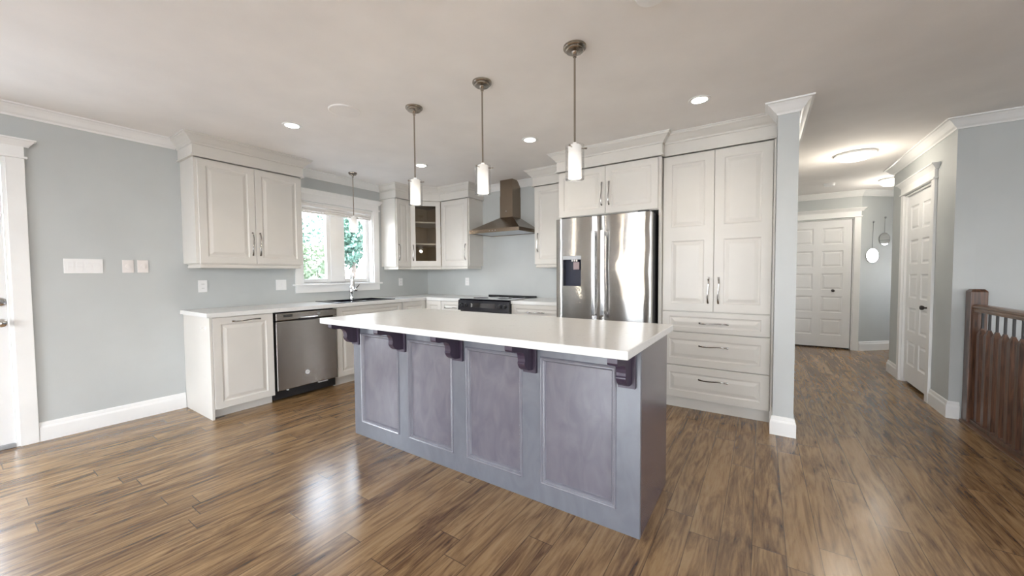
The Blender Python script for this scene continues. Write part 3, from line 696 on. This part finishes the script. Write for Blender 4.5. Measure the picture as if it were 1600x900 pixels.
g.lathe([(0.029, 0), (0.029, 0.010), (0.024, 0.016), (0.022, 0.075), (0.024, 0.085), (0.024, 0.145), (0.019, 0.155), (0.015, 0.17)], fx_, fy_, 24, cz=zb)
g.b.transform(TF); g.obj('body', 'chrome', fa)
g = G(); pts = [(fx_, fy_, zb+0.165), (fx_, fy_, zb+0.25)]
for k in range(9):
    a = PI*k/8; pts.append((fx_+0.075-0.075*math.cos(a), fy_, zb+0.255+0.062*math.sin(a)))
pts += [(fx_+0.15, fy_, zb+0.235)]
g.tube(pts, 0.0125, 14); g.b.transform(TF); sp_ = g.obj('spout', 'chrome', fa)
g = G(); g.lathe([(0.013, 0.235), (0.017, 0.225), (0.018, 0.17), (0.022, 0.15), (0.021, 0.135), (0.0005, 0.133)], fx_+0.15, fy_, 20, cz=zb); g.b.transform(TF); g.obj('spray_head', 'chrome', sp_)
g = G(); g.lathe([(0.020, 0.018), (0.021, 0.03), (0.021, 0.06), (0.018, 0.066), (0.0005, 0.067)], fx_, fy_, 18, True, 'y', zb+0.115)
g.tube([(fx_, fy_+0.052, zb+0.13), (fx_+0.03, fy_+0.075, zb+0.165), (fx_+0.06, fy_+0.085, zb+0.185)], [0.0065, 0.006, 0.005], 10); g.b.transform(TF); g.obj('lever', 'chrome', fa)

# dishwasher
dw = thing('dishwasher', 'stainless steel dishwasher under the counter between white base cabinets', 'dishwasher', (0.002, -2.588, 0), PI/2)
g = G(); g.box(0.002, 0.628, -0.56, 0, 0.02, 0.868); g.box(0.002, 0.628, -0.575, -0.56, 0.02, 0.108); g.obj('body', 'blackm', dw, world=False)
g = G(); g.box(0.012, 0.626, -0.628, -0.561, 0.112, 0.782, 0.006); dd = g.obj('door', 'steeld', dw, world=False)
g = G(); g.box(0.012, 0.626, -0.634, -0.561, 0.792, 0.862, 0.006); cpn = g.obj('control_panel', 'steeld', dw, world=False)
g = G(); pts = [(0.22, 0.786), (0.27, 0.776), (0.38, 0.776), (0.43, 0.786), (0.43, 0.802), (0.22, 0.802)]
g.prism(pts, -0.637, -0.622, 'y'); g.obj('pocket_handle', 'blackm', cpn, world=False)
g = G(); g.box(0.235, 0.415, -0.646, -0.630, 0.800, 0.812, 0.003); g.obj('handle_lip', 'chrome', cpn, world=False)
for z in (0.842, 0.829):
    g = G(); g.box(0.080, 0.165, -0.6352, -0.633, z-0.0045, z+0.0045); g.obj('vent_slot', 'blackm', cpn, world=False)
g = G(); g.lathe([(0.0005, -0.0015), (0.014, -0.0015), (0.014, 0.001)], 0.43, -0.634, 16, axis='y', cz=0.832); g.obj('indicator', 'grey', cpn, world=False)
g = G(); g.lathe([(0.0005, -0.003), (0.0165, -0.003), (0.0175, -0.0045), (0.0205, -0.0045), (0.0215, -0.003), (0.0215, 0.001)], 0.300, -0.628, 28, axis='y', cz=0.243)
bd = g.obj('round_badge', 'plate', dd, world=False)
g = G()
g.tube([(0.293+0.006*math.cos(t), -0.6318, 0.244+0.007*math.sin(t)) for t in [0.6+0.42*i for i in range(12)]], 0.0013, 6, up=(0, 1, 0))
g.tube([(0.306+0.005*math.cos(t), -0.6318, 0.2475+0.0035*math.sin(t)) for t in [0.9+0.40*i for i in range(10)]], 0.0012, 6, up=(0, 1, 0))
g.tube([(0.306+0.005*math.cos(t), -0.6318, 0.2400+0.004*math.sin(t)) for t in [1.8+0.40*i for i in range(10)]], 0.0012, 6, up=(0, 1, 0))
g.obj('monogram', 'grey', bd, world=False)
for a, b in ((0.115, 0.128), (0.43, 0.53)):
    g = G(); g.box(a, b, -0.600, -0.577, 0.094, 0.104); g.obj('floor_clip', 'plate', dw, world=False)

# range
ra = thing('kitchen_range', 'slide-in range with black control panel and glass cooktop under the hood', 'range', (1.65, -0.03, 0))
RX0, RX1 = 1.2655, 2.0345
g = G(); g.box(RX0, RX1, -0.655, -0.03, 0.03, 0.905); 
for x in (RX0+0.04, RX1-0.04):
    for y in (-0.60, -0.10): g.lathe([(0.015, 0), (0.015, 0.03)], x, y, 12)
g.obj('body', 'blackm', ra)
g = G(); g.box(RX0-0.004, RX1+0.004, -0.672, -0.030, 0.9145, 0.920, 0.002); ct = g.obj('cooktop', 'glassblk', ra)
for x, y, r in ((1.46, -0.48, 0.105), (1.84, -0.48, 0.085), (1.46, -0.20, 0.075), (1.84, -0.20, 0.105)):
    g = G(); g.lathe([(r-0.002, 0.9201), (r-0.002, 0.9205), (r, 0.9205), (r, 0.9201)], x, y, 36); g.obj('burner_ring', 'grey', ct)
g = G(); g.box(RX0, RX1, -0.060, -0.030, 0.920, 0.936, 0.003); g.obj('rear_vent', 'blackm', ct)
g = G(); g.prism([(-0.656, 0.770), (-0.700, 0.776), (-0.690, 0.900), (-0.656, 0.913)], RX0-0.004, RX1+0.004, 'x'); cpx = g.obj('control_panel', 'black', ra)
for x in (1.315, 1.385, 1.915, 1.985):
    g = G(); g.lathe([(0.024, 0), (0.024, -0.006), (0.019, -0.008), (0.017, -0.026), (0.0005, -0.027)], x, -0.696, 20, True, 'y', 0.842); g.box(x-0.0025, x+0.0025, -0.725, -0.720, 0.842, 0.858); g.obj('knob', 'blackm', cpx)
g = G(); g.box(1.46, 1.84, -0.6985, -0.694, 0.815, 0.872, 0.001); dsp = g.obj('display', 'glassblk', cpx)
for i in range(5):
    g = G(); g.box(1.475+0.012*(i % 2), 1.483+0.012*(i % 2)+0.004, -0.6992, -0.698, 0.822+0.009*i, 0.8275+0.009*i); g.obj('indicator', 'plate', dsp)
g = G(); g.box(RX0+0.002, RX1-0.002, -0.690, -0.656, 0.225, 0.755, 0.005); od = g.obj('oven_door', 'steel', ra)
g = G(); g.box(1.36, 1.94, -0.692, -0.689, 0.33, 0.64, 0.001); g.obj('oven_window', 'glassblk', od)
g = G(); g.tube([(1.33, -0.735, 0.715), (1.97, -0.735, 0.715)], 0.012, 14)
for x in (1.36, 1.94): g.tube([(x, -0.690, 0.715), (x, -0.735, 0.715)], 0.009, 10)
g.obj('handle', 'chrome', od)
g = G(); g.box(RX0+0.002, RX1-0.002, -0.690, -0.656, 0.055, 0.215, 0.005); g.obj('drawer', 'steel', ra)

# range hood
ho = thing('range_hood', 'stainless chimney range hood with pyramid canopy above the range', 'range hood', (1.676, -0.002, 1.752))
HX0, HX1, HY = 1.288, 2.060, -0.492
g = G()
z0, z1, z2 = 1.752, 1.795, 1.972
A = [(HX0, -0.002), (HX0, HY), (HX1, HY), (HX1, -0.002)]; B = [(1.576, -0.002), (1.576, -0.20), (1.776, -0.20), (1.776, -0.002)]
v0 = [g.v(x, y, z0) for x, y in A]; v1 = [g.v(x, y, z1) for x, y in A]; v2 = [g.v(x, y, z2) for x, y in B]
I = [(HX0+0.02, -0.02), (HX0+0.02, HY+0.02), (HX1-0.02, HY+0.02), (HX1-0.02, -0.02)]; vi = [g.v(x, y, z0) for x, y in I]; vj = [g.v(x, y, z0+0.02) for x, y in I]
for i in range(4):
    j = (i+1) % 4; g.face([v0[i], v0[j], v1[j], v1[i]]); g.face([v1[i], v1[j], v2[j], v2[i]]); g.face([v0[i], v0[j], vi[j], vi[i]]); g.face([vi[i], vi[j], vj[j], vj[i]])
g.face(v2); g.face(vj); cn = g.obj('canopy', 'steelh', ho)
for k in range(3):
    g = G(); a = HX0+0.03+k*0.2375; g.box(a, a+0.232, HY+0.10, -0.04, z0+0.004, z0+0.016, 0.002); g.obj('grease_filter', 'filter', cn)
g = G(); g.box(HX0+0.03, HX1-0.03, HY+0.024, HY+0.095, z0+0.004, z0+0.016, 0.002); g.obj('light_bar', 'filter', cn)
for k in range(3):
    g = G(); g.lathe([(0.0005, -0.003), (0.007, -0.003), (0.007, 0.001)], 1.62+k*0.045, HY, 12, axis='y', cz=1.773); g.obj('button', 'chrome', cn)
g = G(); g.box(1.576, 1.776, -0.20, -0.002, z2, 2.25); g.box(1.579, 1.773, -0.197, -0.002, 2.25, H-0.001); chm = g.obj('chimney', 'steelh', ho)
g = G(); g.lathe([(0.0005, -0.002), (0.008, -0.002), (0.008, 0.001)], 1.676, -0.20, 14, axis='y', cz=2.05); g.obj('badge', 'chrome', chm)

# refrigerator
rf = thing('refrigerator', 'stainless french-door refrigerator with water dispenser between cabinets', 'refrigerator', (3.228, -0.06, 0))
X0, X1, XM = 2.772, 3.684, 3.226
g = G(); g.box(X0+0.004, X1-0.004, -0.862, -0.06, 0.02, 1.765, 0.004)
for x in (X0+0.08, X1-0.08):
    for y in (-0.80, -0.12): g.lathe([(0.02, 0), (0.02, 0.02)], x, y, 12)
g.obj('body', 'blackm', rf)
for a in (X0+0.03, X1-0.13):
    g = G(); g.box(a, a+0.10, -0.87, -0.80, 1.765, 1.782, 0.004); g.obj('hinge_cover', 'blackm', rf)
def fdoor(x0, x1, z0, z1, hole=None):
    """slightly bowed stainless door, with an optional recess opening"""
    g = G(); nx = 13; yb = -0.866
    def yf(x):
        t = (x-x0)/(x1-x0); return -0.930-0.006*(1-(2*t-1)**2)+0.010*(abs(2*t-1)**10)
    xs = sorted(set([x0+(x1-x0)*i/(nx-1) for i in range(nx)]+([hole[0], hole[1]] if hole else []))); zs = [z0, z1] if not hole else [z0, hole[2], hole[3], z1]
    V = {(i, j): g.v(x, yf(x), z) for i, x in enumerate(xs) for j, z in enumerate(zs)}; Bk = {(i, j): g.v(x, yb, z) for i, x in enumerate(xs) for j, z in enumerate(zs)}
    def inh(i, j): return hole and hole[0]-1e-6 <= xs[i] and xs[i+1] <= hole[1]+1e-6 and j == 1
    for i in range(len(xs)-1):
        for j in range(len(zs)-1):
            if not inh(i, j): g.face([V[i, j], V[i+1, j], V[i+1, j+1], V[i, j+1]], True)
            g.face([Bk[i, j], Bk[i+1, j], Bk[i+1, j+1], Bk[i, j+1]])
        for j in (0, len(zs)-1): g.face([V[i, j], V[i+1, j], Bk[i+1, j], Bk[i, j]])
    for i in (0, len(xs)-1):
        for j in range(len(zs)-1): g.face([V[i, j], V[i, j+1], Bk[i, j+1], Bk[i, j]])
    return g
DH = (2.852, 3.040, 1.106, 1.395)
g = fdoor(X0, XM-0.003, 0.755, 1.760, DH); ld = g.obj('door', 'steel', rf)
g = fdoor(XM+0.003, X1, 0.755, 1.760); rd = g.obj('door', 'steel', rf)
g = fdoor(X0, X1, 0.06, 0.745); dr = g.obj('freezer_drawer', 'steel', rf)
g = G(); a, b, c_, d_ = DH
g.box(a-0.001, a+0.003, -0.932, -0.868, c_, d_); g.box(b-0.003, b+0.001, -0.932, -0.868, c_, d_); g.box(a, b, -0.932, -0.868, c_-0.001, c_+0.003); g.box(a, b, -0.872, -0.867, c_, d_); g.box(a, b, -0.93, -0.868, 1.362, d_)
ds = g.obj('dispenser', 'navy', ld)
g = G(); g.box(a-0.003, b+0.003, -0.940, -0.930, 1.362, 1.398, 0.002); g.obj('dispenser_panel', 'grey', ds)
for k in range(3):
    g = G(); g.lathe([(0.011, 1.343), (0.013, 1.362)], 2.940+0.024*k, -0.905, 12); g.obj('nozzle', 'chrome', ds)
g = G(); g.box(2.950, 3.012, -0.912, -0.905, 1.265, 1.338, 0.003); g.obj('paddle', 'pink', ds)
def fhandle(par, x, z0, z1):
    g = G(); g.box(x-0.017, x+0.017, -1.000, -0.982, z0, z1, 0.005)
    for z in (z0+0.03, z1-0.03): g.box(x-0.012, x+0.012, -0.985, -0.930, z-0.018, z+0.018, 0.003)
    g.obj('handle', 'chrome2' if 'chrome2' in M else 'steel', par)
M['chrome2'] = P('satin_handle', (0.78, 0.79, 0.80), 0.22, 1.0)
fhandle(ld, 3.183, 0.835, 1.622); fhandle(rd, 3.270, 0.835, 1.622)
g = G(); g.tube([(2.87, -0.985, 0.69), (3.59, -0.985, 0.69)], 0.013, 14)
for x in (2.92, 3.54): g.tube([(x, -0.93, 0.69), (x, -0.985, 0.69)], 0.010, 10)
g.obj('handle', 'chrome2', dr)

# ------------------------------------------------------------------ island
il = thing('kitchen_island', 'dark stained wood kitchen island with four framed panels and brackets', 'kitchen island', (2.95, -2.30, 0))
IX0, IX1, IY0, IY1 = 1.870, 4.034, -2.582, -2.016
MOULD = [(0.002, -0.007), (0.006, -0.010), (0.011, -0.007), (0.013, -0.002), (0.016, -0.002), (0.019, -0.004), (0.024, 0.002), (0.028, 0.012)]
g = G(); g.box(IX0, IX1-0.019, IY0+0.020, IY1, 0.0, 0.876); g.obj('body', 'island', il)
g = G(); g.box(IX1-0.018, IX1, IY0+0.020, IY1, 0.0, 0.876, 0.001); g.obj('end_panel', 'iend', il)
px = [(1.962, 2.390), (2.484, 2.894), (3.000, 3.404), (3.514, 3.924)]
xs = [IX0]+[v for p in px for v in p]+[IX1]; zs = [0.0, 0.108, 0.792, 0.876]
g = G(); g.board(xs, zs, {(i, 1): None for i in (1, 3, 5, 7)}, 0.020, IY0+0.020, 0.0015); g.obj('face_frame', 'island', il)
for a, b in px:
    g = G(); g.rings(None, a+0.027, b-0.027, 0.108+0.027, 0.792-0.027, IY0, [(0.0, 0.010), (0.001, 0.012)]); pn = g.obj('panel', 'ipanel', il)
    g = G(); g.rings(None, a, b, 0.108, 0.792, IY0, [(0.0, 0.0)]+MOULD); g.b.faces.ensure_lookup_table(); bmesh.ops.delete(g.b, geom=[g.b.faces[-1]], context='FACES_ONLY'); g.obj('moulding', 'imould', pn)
for k in range(3):
    g = G(); a = IX0+0.01+k*0.713; g.board([a, a+0.065, a+0.705-0.065, a+0.705], [0.10, 0.165, 0.805, 0.87], {(1, 1): RAISED}, 0.02)
    g.b.transform(Matrix.Rotation(PI, 4, 'Z') @ Matrix.Translation((-IX0-IX1, 0, 0)) ); g.b.transform(Matrix.Translation((0, IY1, 0))); g.obj('door', 'island', il)
def corbel(xc):
    pr = [(0.0, 0.0), (0.198, 0.0), (0.198, -0.020), (0.192, -0.030), (0.170, -0.036), (0.135, -0.038), (0.112, -0.042), (0.094, -0.052), (0.084, -0.068), (0.080, -0.086), (0.079, -0.100), (0.083, -0.106), (0.083, -0.112), (0.076, -0.126), (0.064, -0.140), (0.048, -0.150), (0.028, -0.155), (0.0, -0.156)]
    g = G(); g.prism([(IY0-0.018-o, 0.8755+z) for o, z in pr], xc-0.022, xc+0.022, 'x'); o = g.obj('corbel', 'corbel', il)
    g = G(); g.box(xc-0.040, xc+0.040, IY0-0.018, IY0-0.0005, 0.8755-0.175, 0.8755, 0.002); g.obj('back_plate', 'corbel', o)
for x in (1.918, 2.432, 2.945, 3.458, 3.975): corbel(x)
g = G(); g.box(1.802, 4.0424, -2.8063, -1.8725, 0.8765, 0.914, 0.004); tag(g.obj('island_countertop', 'counter'), 'thick white slab countertop resting on the dark kitchen island', 'countertop')

# ------------------------------------------------------------------ lamps
def pendant(x, y, label, zt=1.930, zb=1.745, group=None, can=0.062, power=3):
    t = thing('pendant_light', label, 'pendant light', (x, y, H), 0, group)
    g = G(); g.lathe([(can, 2.4620), (can, 2.452), (can*0.95, 2.448), (can*0.80, 2.447), (can*0.80, 2.439), (can*0.74, 2.435), (can*0.30, 2.432), (can*0.24, 2.424), (0.010, 2.420), (0.010, 2.405), (0.0005, 2.404)], x, y, 32); g.obj('canopy', 'nickel', t)
    g = G(); g.lathe([(0.0055, zt+0.012), (0.0055, 2.405)], x, y, 14); g.obj('rod', 'nickel', t)
    g = G(); g.lathe([(0.036, zb+0.008), (0.036, zt-0.004), (0.030, zt+0.002), (0.012, zt+0.004), (0.010, zt+0.016), (0.0005, zt+0.017)], x, y, 32); sh = g.obj('inner_shade', 'shade', t)
    g = G(); g.lathe([(0.051, zb), (0.051, zt), (0.0495, zt), (0.0495, zb), (0.051, zb)], x, y, 32); g.obj('outer_glass', 'shadeglass', t)
    for k in range(3):
        a = 2*PI*k/3+0.5; g = G(); g.tube([(x+r*math.cos(a), y+r*math.sin(a), zt-0.016) for r in (0.034, 0.060)], 0.003, 8); g.lathe([(0.0005, -0.003), (0.006, -0.003), (0.006, 0.003), (0.0005, 0.003)], x+0.062*math.cos(a), y+0.062*math.sin(a), 10, cz=zt-0.016); g.obj('set_screw', 'nickel', t)
    lamp('pendant_bulb', 'POINT', (x, y, zb-0.03), power, (1, 0.86, 0.68), shadow_soft_size=0.03)
    return t
gp = 'pendants over the island'
pendant(2.324, -2.345, 'nickel pendant over the far left end of the island', group=gp)
pendant(2.966, -2.352, 'nickel pendant over the middle of the island', group=gp)
pendant(3.616, -2.365, 'nickel pendant over the right end of the island, nearest the refrigerator side', group=gp)
pendant(0.345, -1.534, 'small nickel pendant in front of the kitchen window above the sink', can=0.050, power=1.5)
def downlight(x, y, label):
    t = thing('recessed_downlight', label, 'ceiling light', (x, y, H), 0, 'recessed lights in the kitchen ceiling')
    g = G(); g.lathe([(0.050, H-0.001), (0.052, H-0.004), (0.064, H-0.006), (0.073, H-0.004), (0.074, H)], x, y, 32); g.obj('trim_ring', 'trim', t)
    g = G(); g.lathe([(0.0005, H-0.0025), (0.051, H-0.0025)], x, y, 32); g.obj('lens', 'lens', t)
    lamp('downlight_beam', 'SPOT', (x, y, H-0.02), 8, (1, 0.88, 0.72), spot_size=2.3, spot_blend=0.7, shadow_soft_size=0.05)
downlight(1.240, -2.680, 'recessed round light in the ceiling nearest the left wall cabinet')
downlight(1.250, -1.277, 'recessed round light in the ceiling near the corner cabinets')
downlight(2.683, -1.276, 'recessed round light in the ceiling in front of the range hood and small cabinet')
downlight(4.094, -1.277, 'recessed round light in the ceiling in front of the tall pantry')
g = G(); g.lathe([(0.113, H), (0.113, H-0.006), (0.106, H-0.010), (0.104, H-0.008), (0.0005, H-0.008)], 1.852, -2.60, 40); tag(g.obj('ceiling_speaker', 'ceil'), 'round white speaker grille flush in the ceiling left of the pendants', 'speaker')
g = G(); g.lathe([(0.070, H), (0.070, H-0.012), (0.062, H-0.030), (0.045, H-0.036), (0.0005, H-0.037)], 4.062, -2.555, 32); tag(g.obj('smoke_detector', 'plate'), 'white round smoke detector on the ceiling at the top edge of the photo', 'smoke detector')
hl = thing('ceiling_light', 'bright round flush light in the middle of the hallway ceiling', 'ceiling light', (5.28, 1.02, H))
g = G(); g.lathe([(0.165, H), (0.172, H-0.010), (0.172, H-0.022), (0.160, H-0.026)], 5.28, 1.02, 40); g.obj('base_ring', 'trim', hl)
g = G(); g.lathe([(0.160, H-0.024), (0.150, H-0.042), (0.115, H-0.060), (0.06, H-0.070), (0.0005, H-0.073)], 5.28, 1.02, 40); g.obj('diffuser', 'dome', hl)
lamp('hall_bulb', 'POINT', (5.28, 1.02, H-0.24), 9, (1, 0.90, 0.76), shadow_soft_size=0.12)
h2 = thing('ceiling_light', 'flush light glimpsed beyond the hallway wall corner', 'ceiling light', (5.96, 2.75, H))
g = G(); g.lathe([(0.17, H), (0.17, H-0.018)], 5.96, 2.75, 36); g.obj('base_ring', 'trim', h2)
g = G(); g.lathe([(0.162, H-0.018), (0.158, H-0.05), (0.13, H-0.075), (0.0005, H-0.085)], 5.96, 2.75, 36); g.obj('diffuser', 'dome', h2)
lamp('far_hall_bulb', 'POINT', (5.96, 2.75, H-0.30), 11, (1, 0.92, 0.80), shadow_soft_size=0.12)
g = G(); g.lathe([(0.065, H), (0.065, H-0.02), (0.055, H-0.036), (0.0005, H-0.038)], 5.256, 2.60, 28); tag(g.obj('smoke_detector', 'plate'), 'small round smoke detector on the hallway ceiling before the end door', 'smoke detector')

# ------------------------------------------------------------------ wall plates
def plate(name, label, cat, w, h, loc, rz, n, kind, mat='plate', group=None):
    t = thing(name, label, cat, loc, rz, group)
    g = G(); g.box(-w/2, w/2, -0.006, 0, -h/2, h/2, 0.002); g.obj('cover_plate', mat, t, world=False)
    for k in range(n):
        x = (k-(n-1)/2)*0.046
        if kind == 'rocker':
            g = G(); g.prism([(-0.006, -0.033), (-0.0085, -0.033), (-0.0115, 0.0), (-0.0085, 0.033), (-0.006, 0.033)], x-0.0165, x+0.0165, 'x'); g.obj('switch', mat, t, world=False)
        elif kind == 'dial':
            g = G(); g.lathe([(0.018, -0.006), (0.017, -0.016), (0.0005, -0.017)], x, 0, 20, axis='y'); g.obj('dial', mat, t, world=False)
        else:
            for z in (-0.02, 0.02):
                g = G(); g.box(x-0.015, x+0.015, -0.008, -0.006, z-0.013, z+0.013, 0.001); q = g.obj('socket', mat, t, world=False)
                for dx_ in (-0.006, 0.006):
                    g = G(); g.box(x+dx_-0.0012, x+dx_+0.0012, -0.0084, -0.0078, z-0.004, z+0.005); g.obj('slot', 'blackm', q, world=False)
    return t
plate('light_switch', 'wide white four-gang switch plate on the grey left wall', 'light switch', 0.208, 0.114, (0.0005, -3.692, 1.313), PI/2, 4, 'rocker')
plate('dimmer_switch', 'left one of two small square wall controls on the grey wall', 'switch', 0.070, 0.108, (0.0005, -3.442, 1.314), PI/2, 1, 'dial', 'plate2')
plate('dimmer_switch', 'right one of two small square wall controls, nearer the wall cabinet', 'switch', 0.070, 0.108, (0.0005, -3.350, 1.315), PI/2, 1, 'dial', 'plate2')
plate('wall_outlet', 'white outlet above the left end of the countertop', 'outlet', 0.070, 0.115, (0.0005, -2.935, 1.129), PI/2, 1, 'outlet')
plate('light_switch', 'white two-gang switch plate between the wall cabinet and window sill', 'light switch', 0.110, 0.115, (0.0005, -2.226, 1.123), PI/2, 2, 'rocker')
plate('wall_outlet', 'white outlet right of the window under the narrow cabinet', 'outlet', 0.070, 0.110, (0.0005, -0.552, 1.119), PI/2, 1, 'outlet')
plate('wall_outlet', 'white outlet on the back wall left of the range', 'outlet', 0.070, 0.115, (0.829, -0.0005, 1.118), 0, 1, 'outlet')
# small hook on the cabinet end panel
g = G(); g.lathe([(0.012, 0), (0.012, -0.004), (0.004, -0.006), (0.004, -0.016)], 0.535, -3.0898, 14, axis='y', cz=0.782); g.tube([(0.535, -3.105, 0.782), (0.537, -3.118, 0.776), (0.540, -3.126, 0.790)], 0.004, 8); tag(g.obj('towel_hook', 'plate'), 'tiny white hook on the side of the end base cabinet', 'hook')

# ------------------------------------------------------------------ hallway mirrors
ux, uy = dx, dy
def mirror(s, z, zp, r, label):
    px_, py_ = 5.745+ux*s, 3.48+uy*s; nx_, ny_ = uy, -ux; rz = math.atan2(uy, ux)
    t = thing('hanging_mirror', label, 'mirror', (px_+nx_*0.001, py_+ny_*0.001, z), rz, 'round mirrors hanging in the hallway')
    g = G(); g.lathe([(0.0005, -0.010), (r-0.004, -0.010), (r-0.0035, -0.0105)], 0, 0, 40, axis='y'); g.obj('mirror_glass', 'mirror', t, world=False)
    g = G(); g.lathe([(r-0.004, -0.009), (r-0.004, -0.012), (r, -0.011), (r, -0.002), (r-0.004, -0.001), (0.0005, -0.001)], 0, 0, 40, axis='y'); g.obj('rim', 'grey', t, world=False)
    g = G(); g.tube([(0, -0.006, r-0.003), (0, -0.010, zp-z)], 0.003, 6, up=(1, 0, 0)); g.obj('cord', 'grey', t, world=False)
    g = G(); g.lathe([(0.004, 0), (0.004, -0.012), (0.016, -0.014), (0.014, -0.024), (0.0005, -0.026)], 0, 0, 14, axis='y', cz=zp-z); g.obj('peg', 'grey', t, world=False)
mirror(0.197, 1.470, 1.985, 0.112, 'round mirror hanging lower, nearer the end door')
mirror(0.405, 1.725, 2.055, 0.098, 'round mirror hanging higher, nearer the hall corner')
g = G(); g.box(4.845, 4.885, 3.455, 3.497, 1.80, 2.005, 0.004); g.box(4.885, 4.905, 3.462, 3.492, 1.83, 1.88, 0.003); tag(g.obj('door_bracket', 'grey'), 'small grey bracket at the top left of the white hallway end door', 'bracket')

# ------------------------------------------------------------------ stair railing
sr = thing('stair_railing', 'dark oak stair railing with square newel post and balusters', 'railing', (5.925, -1.1, 0.012))
def newel(yc):
    g = G(); h = 0.046; xc = 5.915
    g.box(xc-h, xc+h, yc-h, yc+h, 0.0121, 1.062, 0.003)
    a = [g.v(xc+sx_*h, yc+sy_*h, 1.062) for sx_, sy_ in ((-1, -1), (1, -1), (1, 1), (-1, 1))]; b = [g.v(xc+sx_*(h-0.014), yc+sy_*(h-0.014), 1.080) for sx_, sy_ in ((-1, -1), (1, -1), (1, 1), (-1, 1))]
    for i in range(4): g.face([a[i], a[(i+1) % 4], b[(i+1) % 4], b[i]])
    g.face(b); g.obj('newel_post', 'rail', sr)
newel(0.232); newel(-2.30)
hp = [(-0.034, 0.905), (0.034, 0.905), (0.036, 0.922), (0.030, 0.930), (0.036, 0.940), (0.034, 0.952), (0.020, 0.962), (-0.020, 0.962), (-0.034, 0.952), (-0.036, 0.940), (-0.030, 0.930), (-0.036, 0.922)]
g = G(); g.prism([(5.915+x, z) for x, z in hp], -2.254, 0.186, 'y'); g.obj('handrail', 'handrail', sr)
g = G(); g.box(5.885, 5.945, -2.254, 0.186, 0.0121, 0.045, 0.003); g.obj('bottom_rail', 'rail', sr)
k = 0; y = 0.122
while y > -2.2:
    g = G(); a, b = 0.0215, 0.0125
    secs = [(a, 0.045), (a, 0.732), (0.009, 0.772), (0.009, 0.778)]
    rg = [[g.v(5.915+sx_*s_, y+sy_*s_, z_) for sx_, sy_ in ((-1, -1), (1, -1), (1, 1), (-1, 1))] for s_, z_ in secs]
    for A, B in zip(rg, rg[1:]):
        for i in range(4): g.face([A[i], A[(i+1) % 4], B[(i+1) % 4], B[i]])
    g.face(rg[0]); g.face(rg[-1]); bs_ = g.obj('baluster', 'rail', sr)
    g = G(); g.box(5.915-0.006, 5.915+0.006, y-0.006, y+0.006, 0.778, 0.9045); g.obj('iron_spindle', 'blackm', bs_); y -= 0.109

# ------------------------------------------------------------------ garden seen through the window
g = G(); g.box(-16, -0.4, -30, 16, -0.62, -0.60); g.box(-0.4, 9.6, -30, -9.0, -0.62, -0.60); g.box(9.6, 30, -30, 16, -0.62, -0.60); tag(g.obj('ground', 'ground'), 'sunlit gravel ground outside the kitchen window', 'ground', kind='stuff')
def fence(x0, y0, x1, y1):
    t = thing('garden_fence', 'pale board fence behind the trees outside the window', 'fence', ((x0+x1)/2, (y0+y1)/2, -0.6))
    d = Vector((x1-x0, y1-y0)); L = d.length; T_ = Matrix.Translation((x0, y0, -0.6)) @ Matrix.Rotation(math.atan2(d.y, d.x), 4, 'Z')
    g = G(); n = int(L/0.145)
    for i in range(n): g.box(i*0.145, i*0.145+0.138, -0.01, 0.012, 0.05, 2.02+0.01*math.sin(i*3.1))
    g.box(0, L, 0.012, 0.05, 0.35, 0.44); g.box(0, L, 0.012, 0.05, 1.55, 1.64); g.b.transform(T_); g.obj('boards', 'fence', t)
    for i in range(int(L/2.4)+1):
        g = G(); g.box(i*2.4, i*2.4+0.09, 0.05, 0.14, 0, 2.1); g.b.transform(T_); g.obj('post', 'fence', t)
fence(-9.5, -3.0, -7.0, 9.0)
def tree(x, y, h, r, mat, label, n=1500, trunk=1.0, ls=0.09):
    t = thing('garden_tree', label, 'tree', (x, y, -0.6), 0, None); rd_ = random.Random(x*7+y)
    g = G(); g.tube([(x, y, -0.59), (x+0.05, y, -0.6+trunk), (x, y+0.05, -0.6+h*0.8)], [0.09, 0.07, 0.02], 10); g.obj('trunk', 'bark', t)
    g = G(); cl_ = []
    for _ in range(16):
        a, b = rd_.uniform(0, 2*PI), rd_.uniform(0, 1); cl_.append((x+r*0.62*b*math.cos(a), y+r*0.62*b*math.sin(a), -0.6+trunk+(h-trunk)*rd_.uniform(0.15, 0.9), r*rd_.uniform(0.28, 0.5)))
    for _ in range(n):
        c_ = rd_.choice(cl_); d = Vector((rd_.gauss(0, 1), rd_.gauss(0, 1), rd_.gauss(0, 1))).normalized()*c_[3]*rd_.uniform(0.55, 1.0); p = Vector(c_[:3])+d
        u = Vector((rd_.gauss(0, 1), rd_.gauss(0, 1), rd_.gauss(0, 1))).normalized(); w_ = u.orthogonal().normalized(); s_ = ls*rd_.uniform(0.6, 1.3)
        g.face([g.v(*(p+u*s_)), g.v(*(p+w_*s_*0.45)), g.v(*(p-u*s_)), g.v(*(p-w_*s_*0.45))])
    g.obj('foliage', mat, t)
tree(-5.4, 1.15, 2.75, 1.0, 'leafa', 'light green leafy tree seen through the left window pane')
tree(-6.3, 2.85, 3.7, 0.80, 'leafb', 'deep green tree seen through the right window pane', trunk=1.9)
tree(-12.0, 4.0, 6.0, 1.6, 'leafb', 'tall tree standing farthest back near the fence', trunk=2.2)
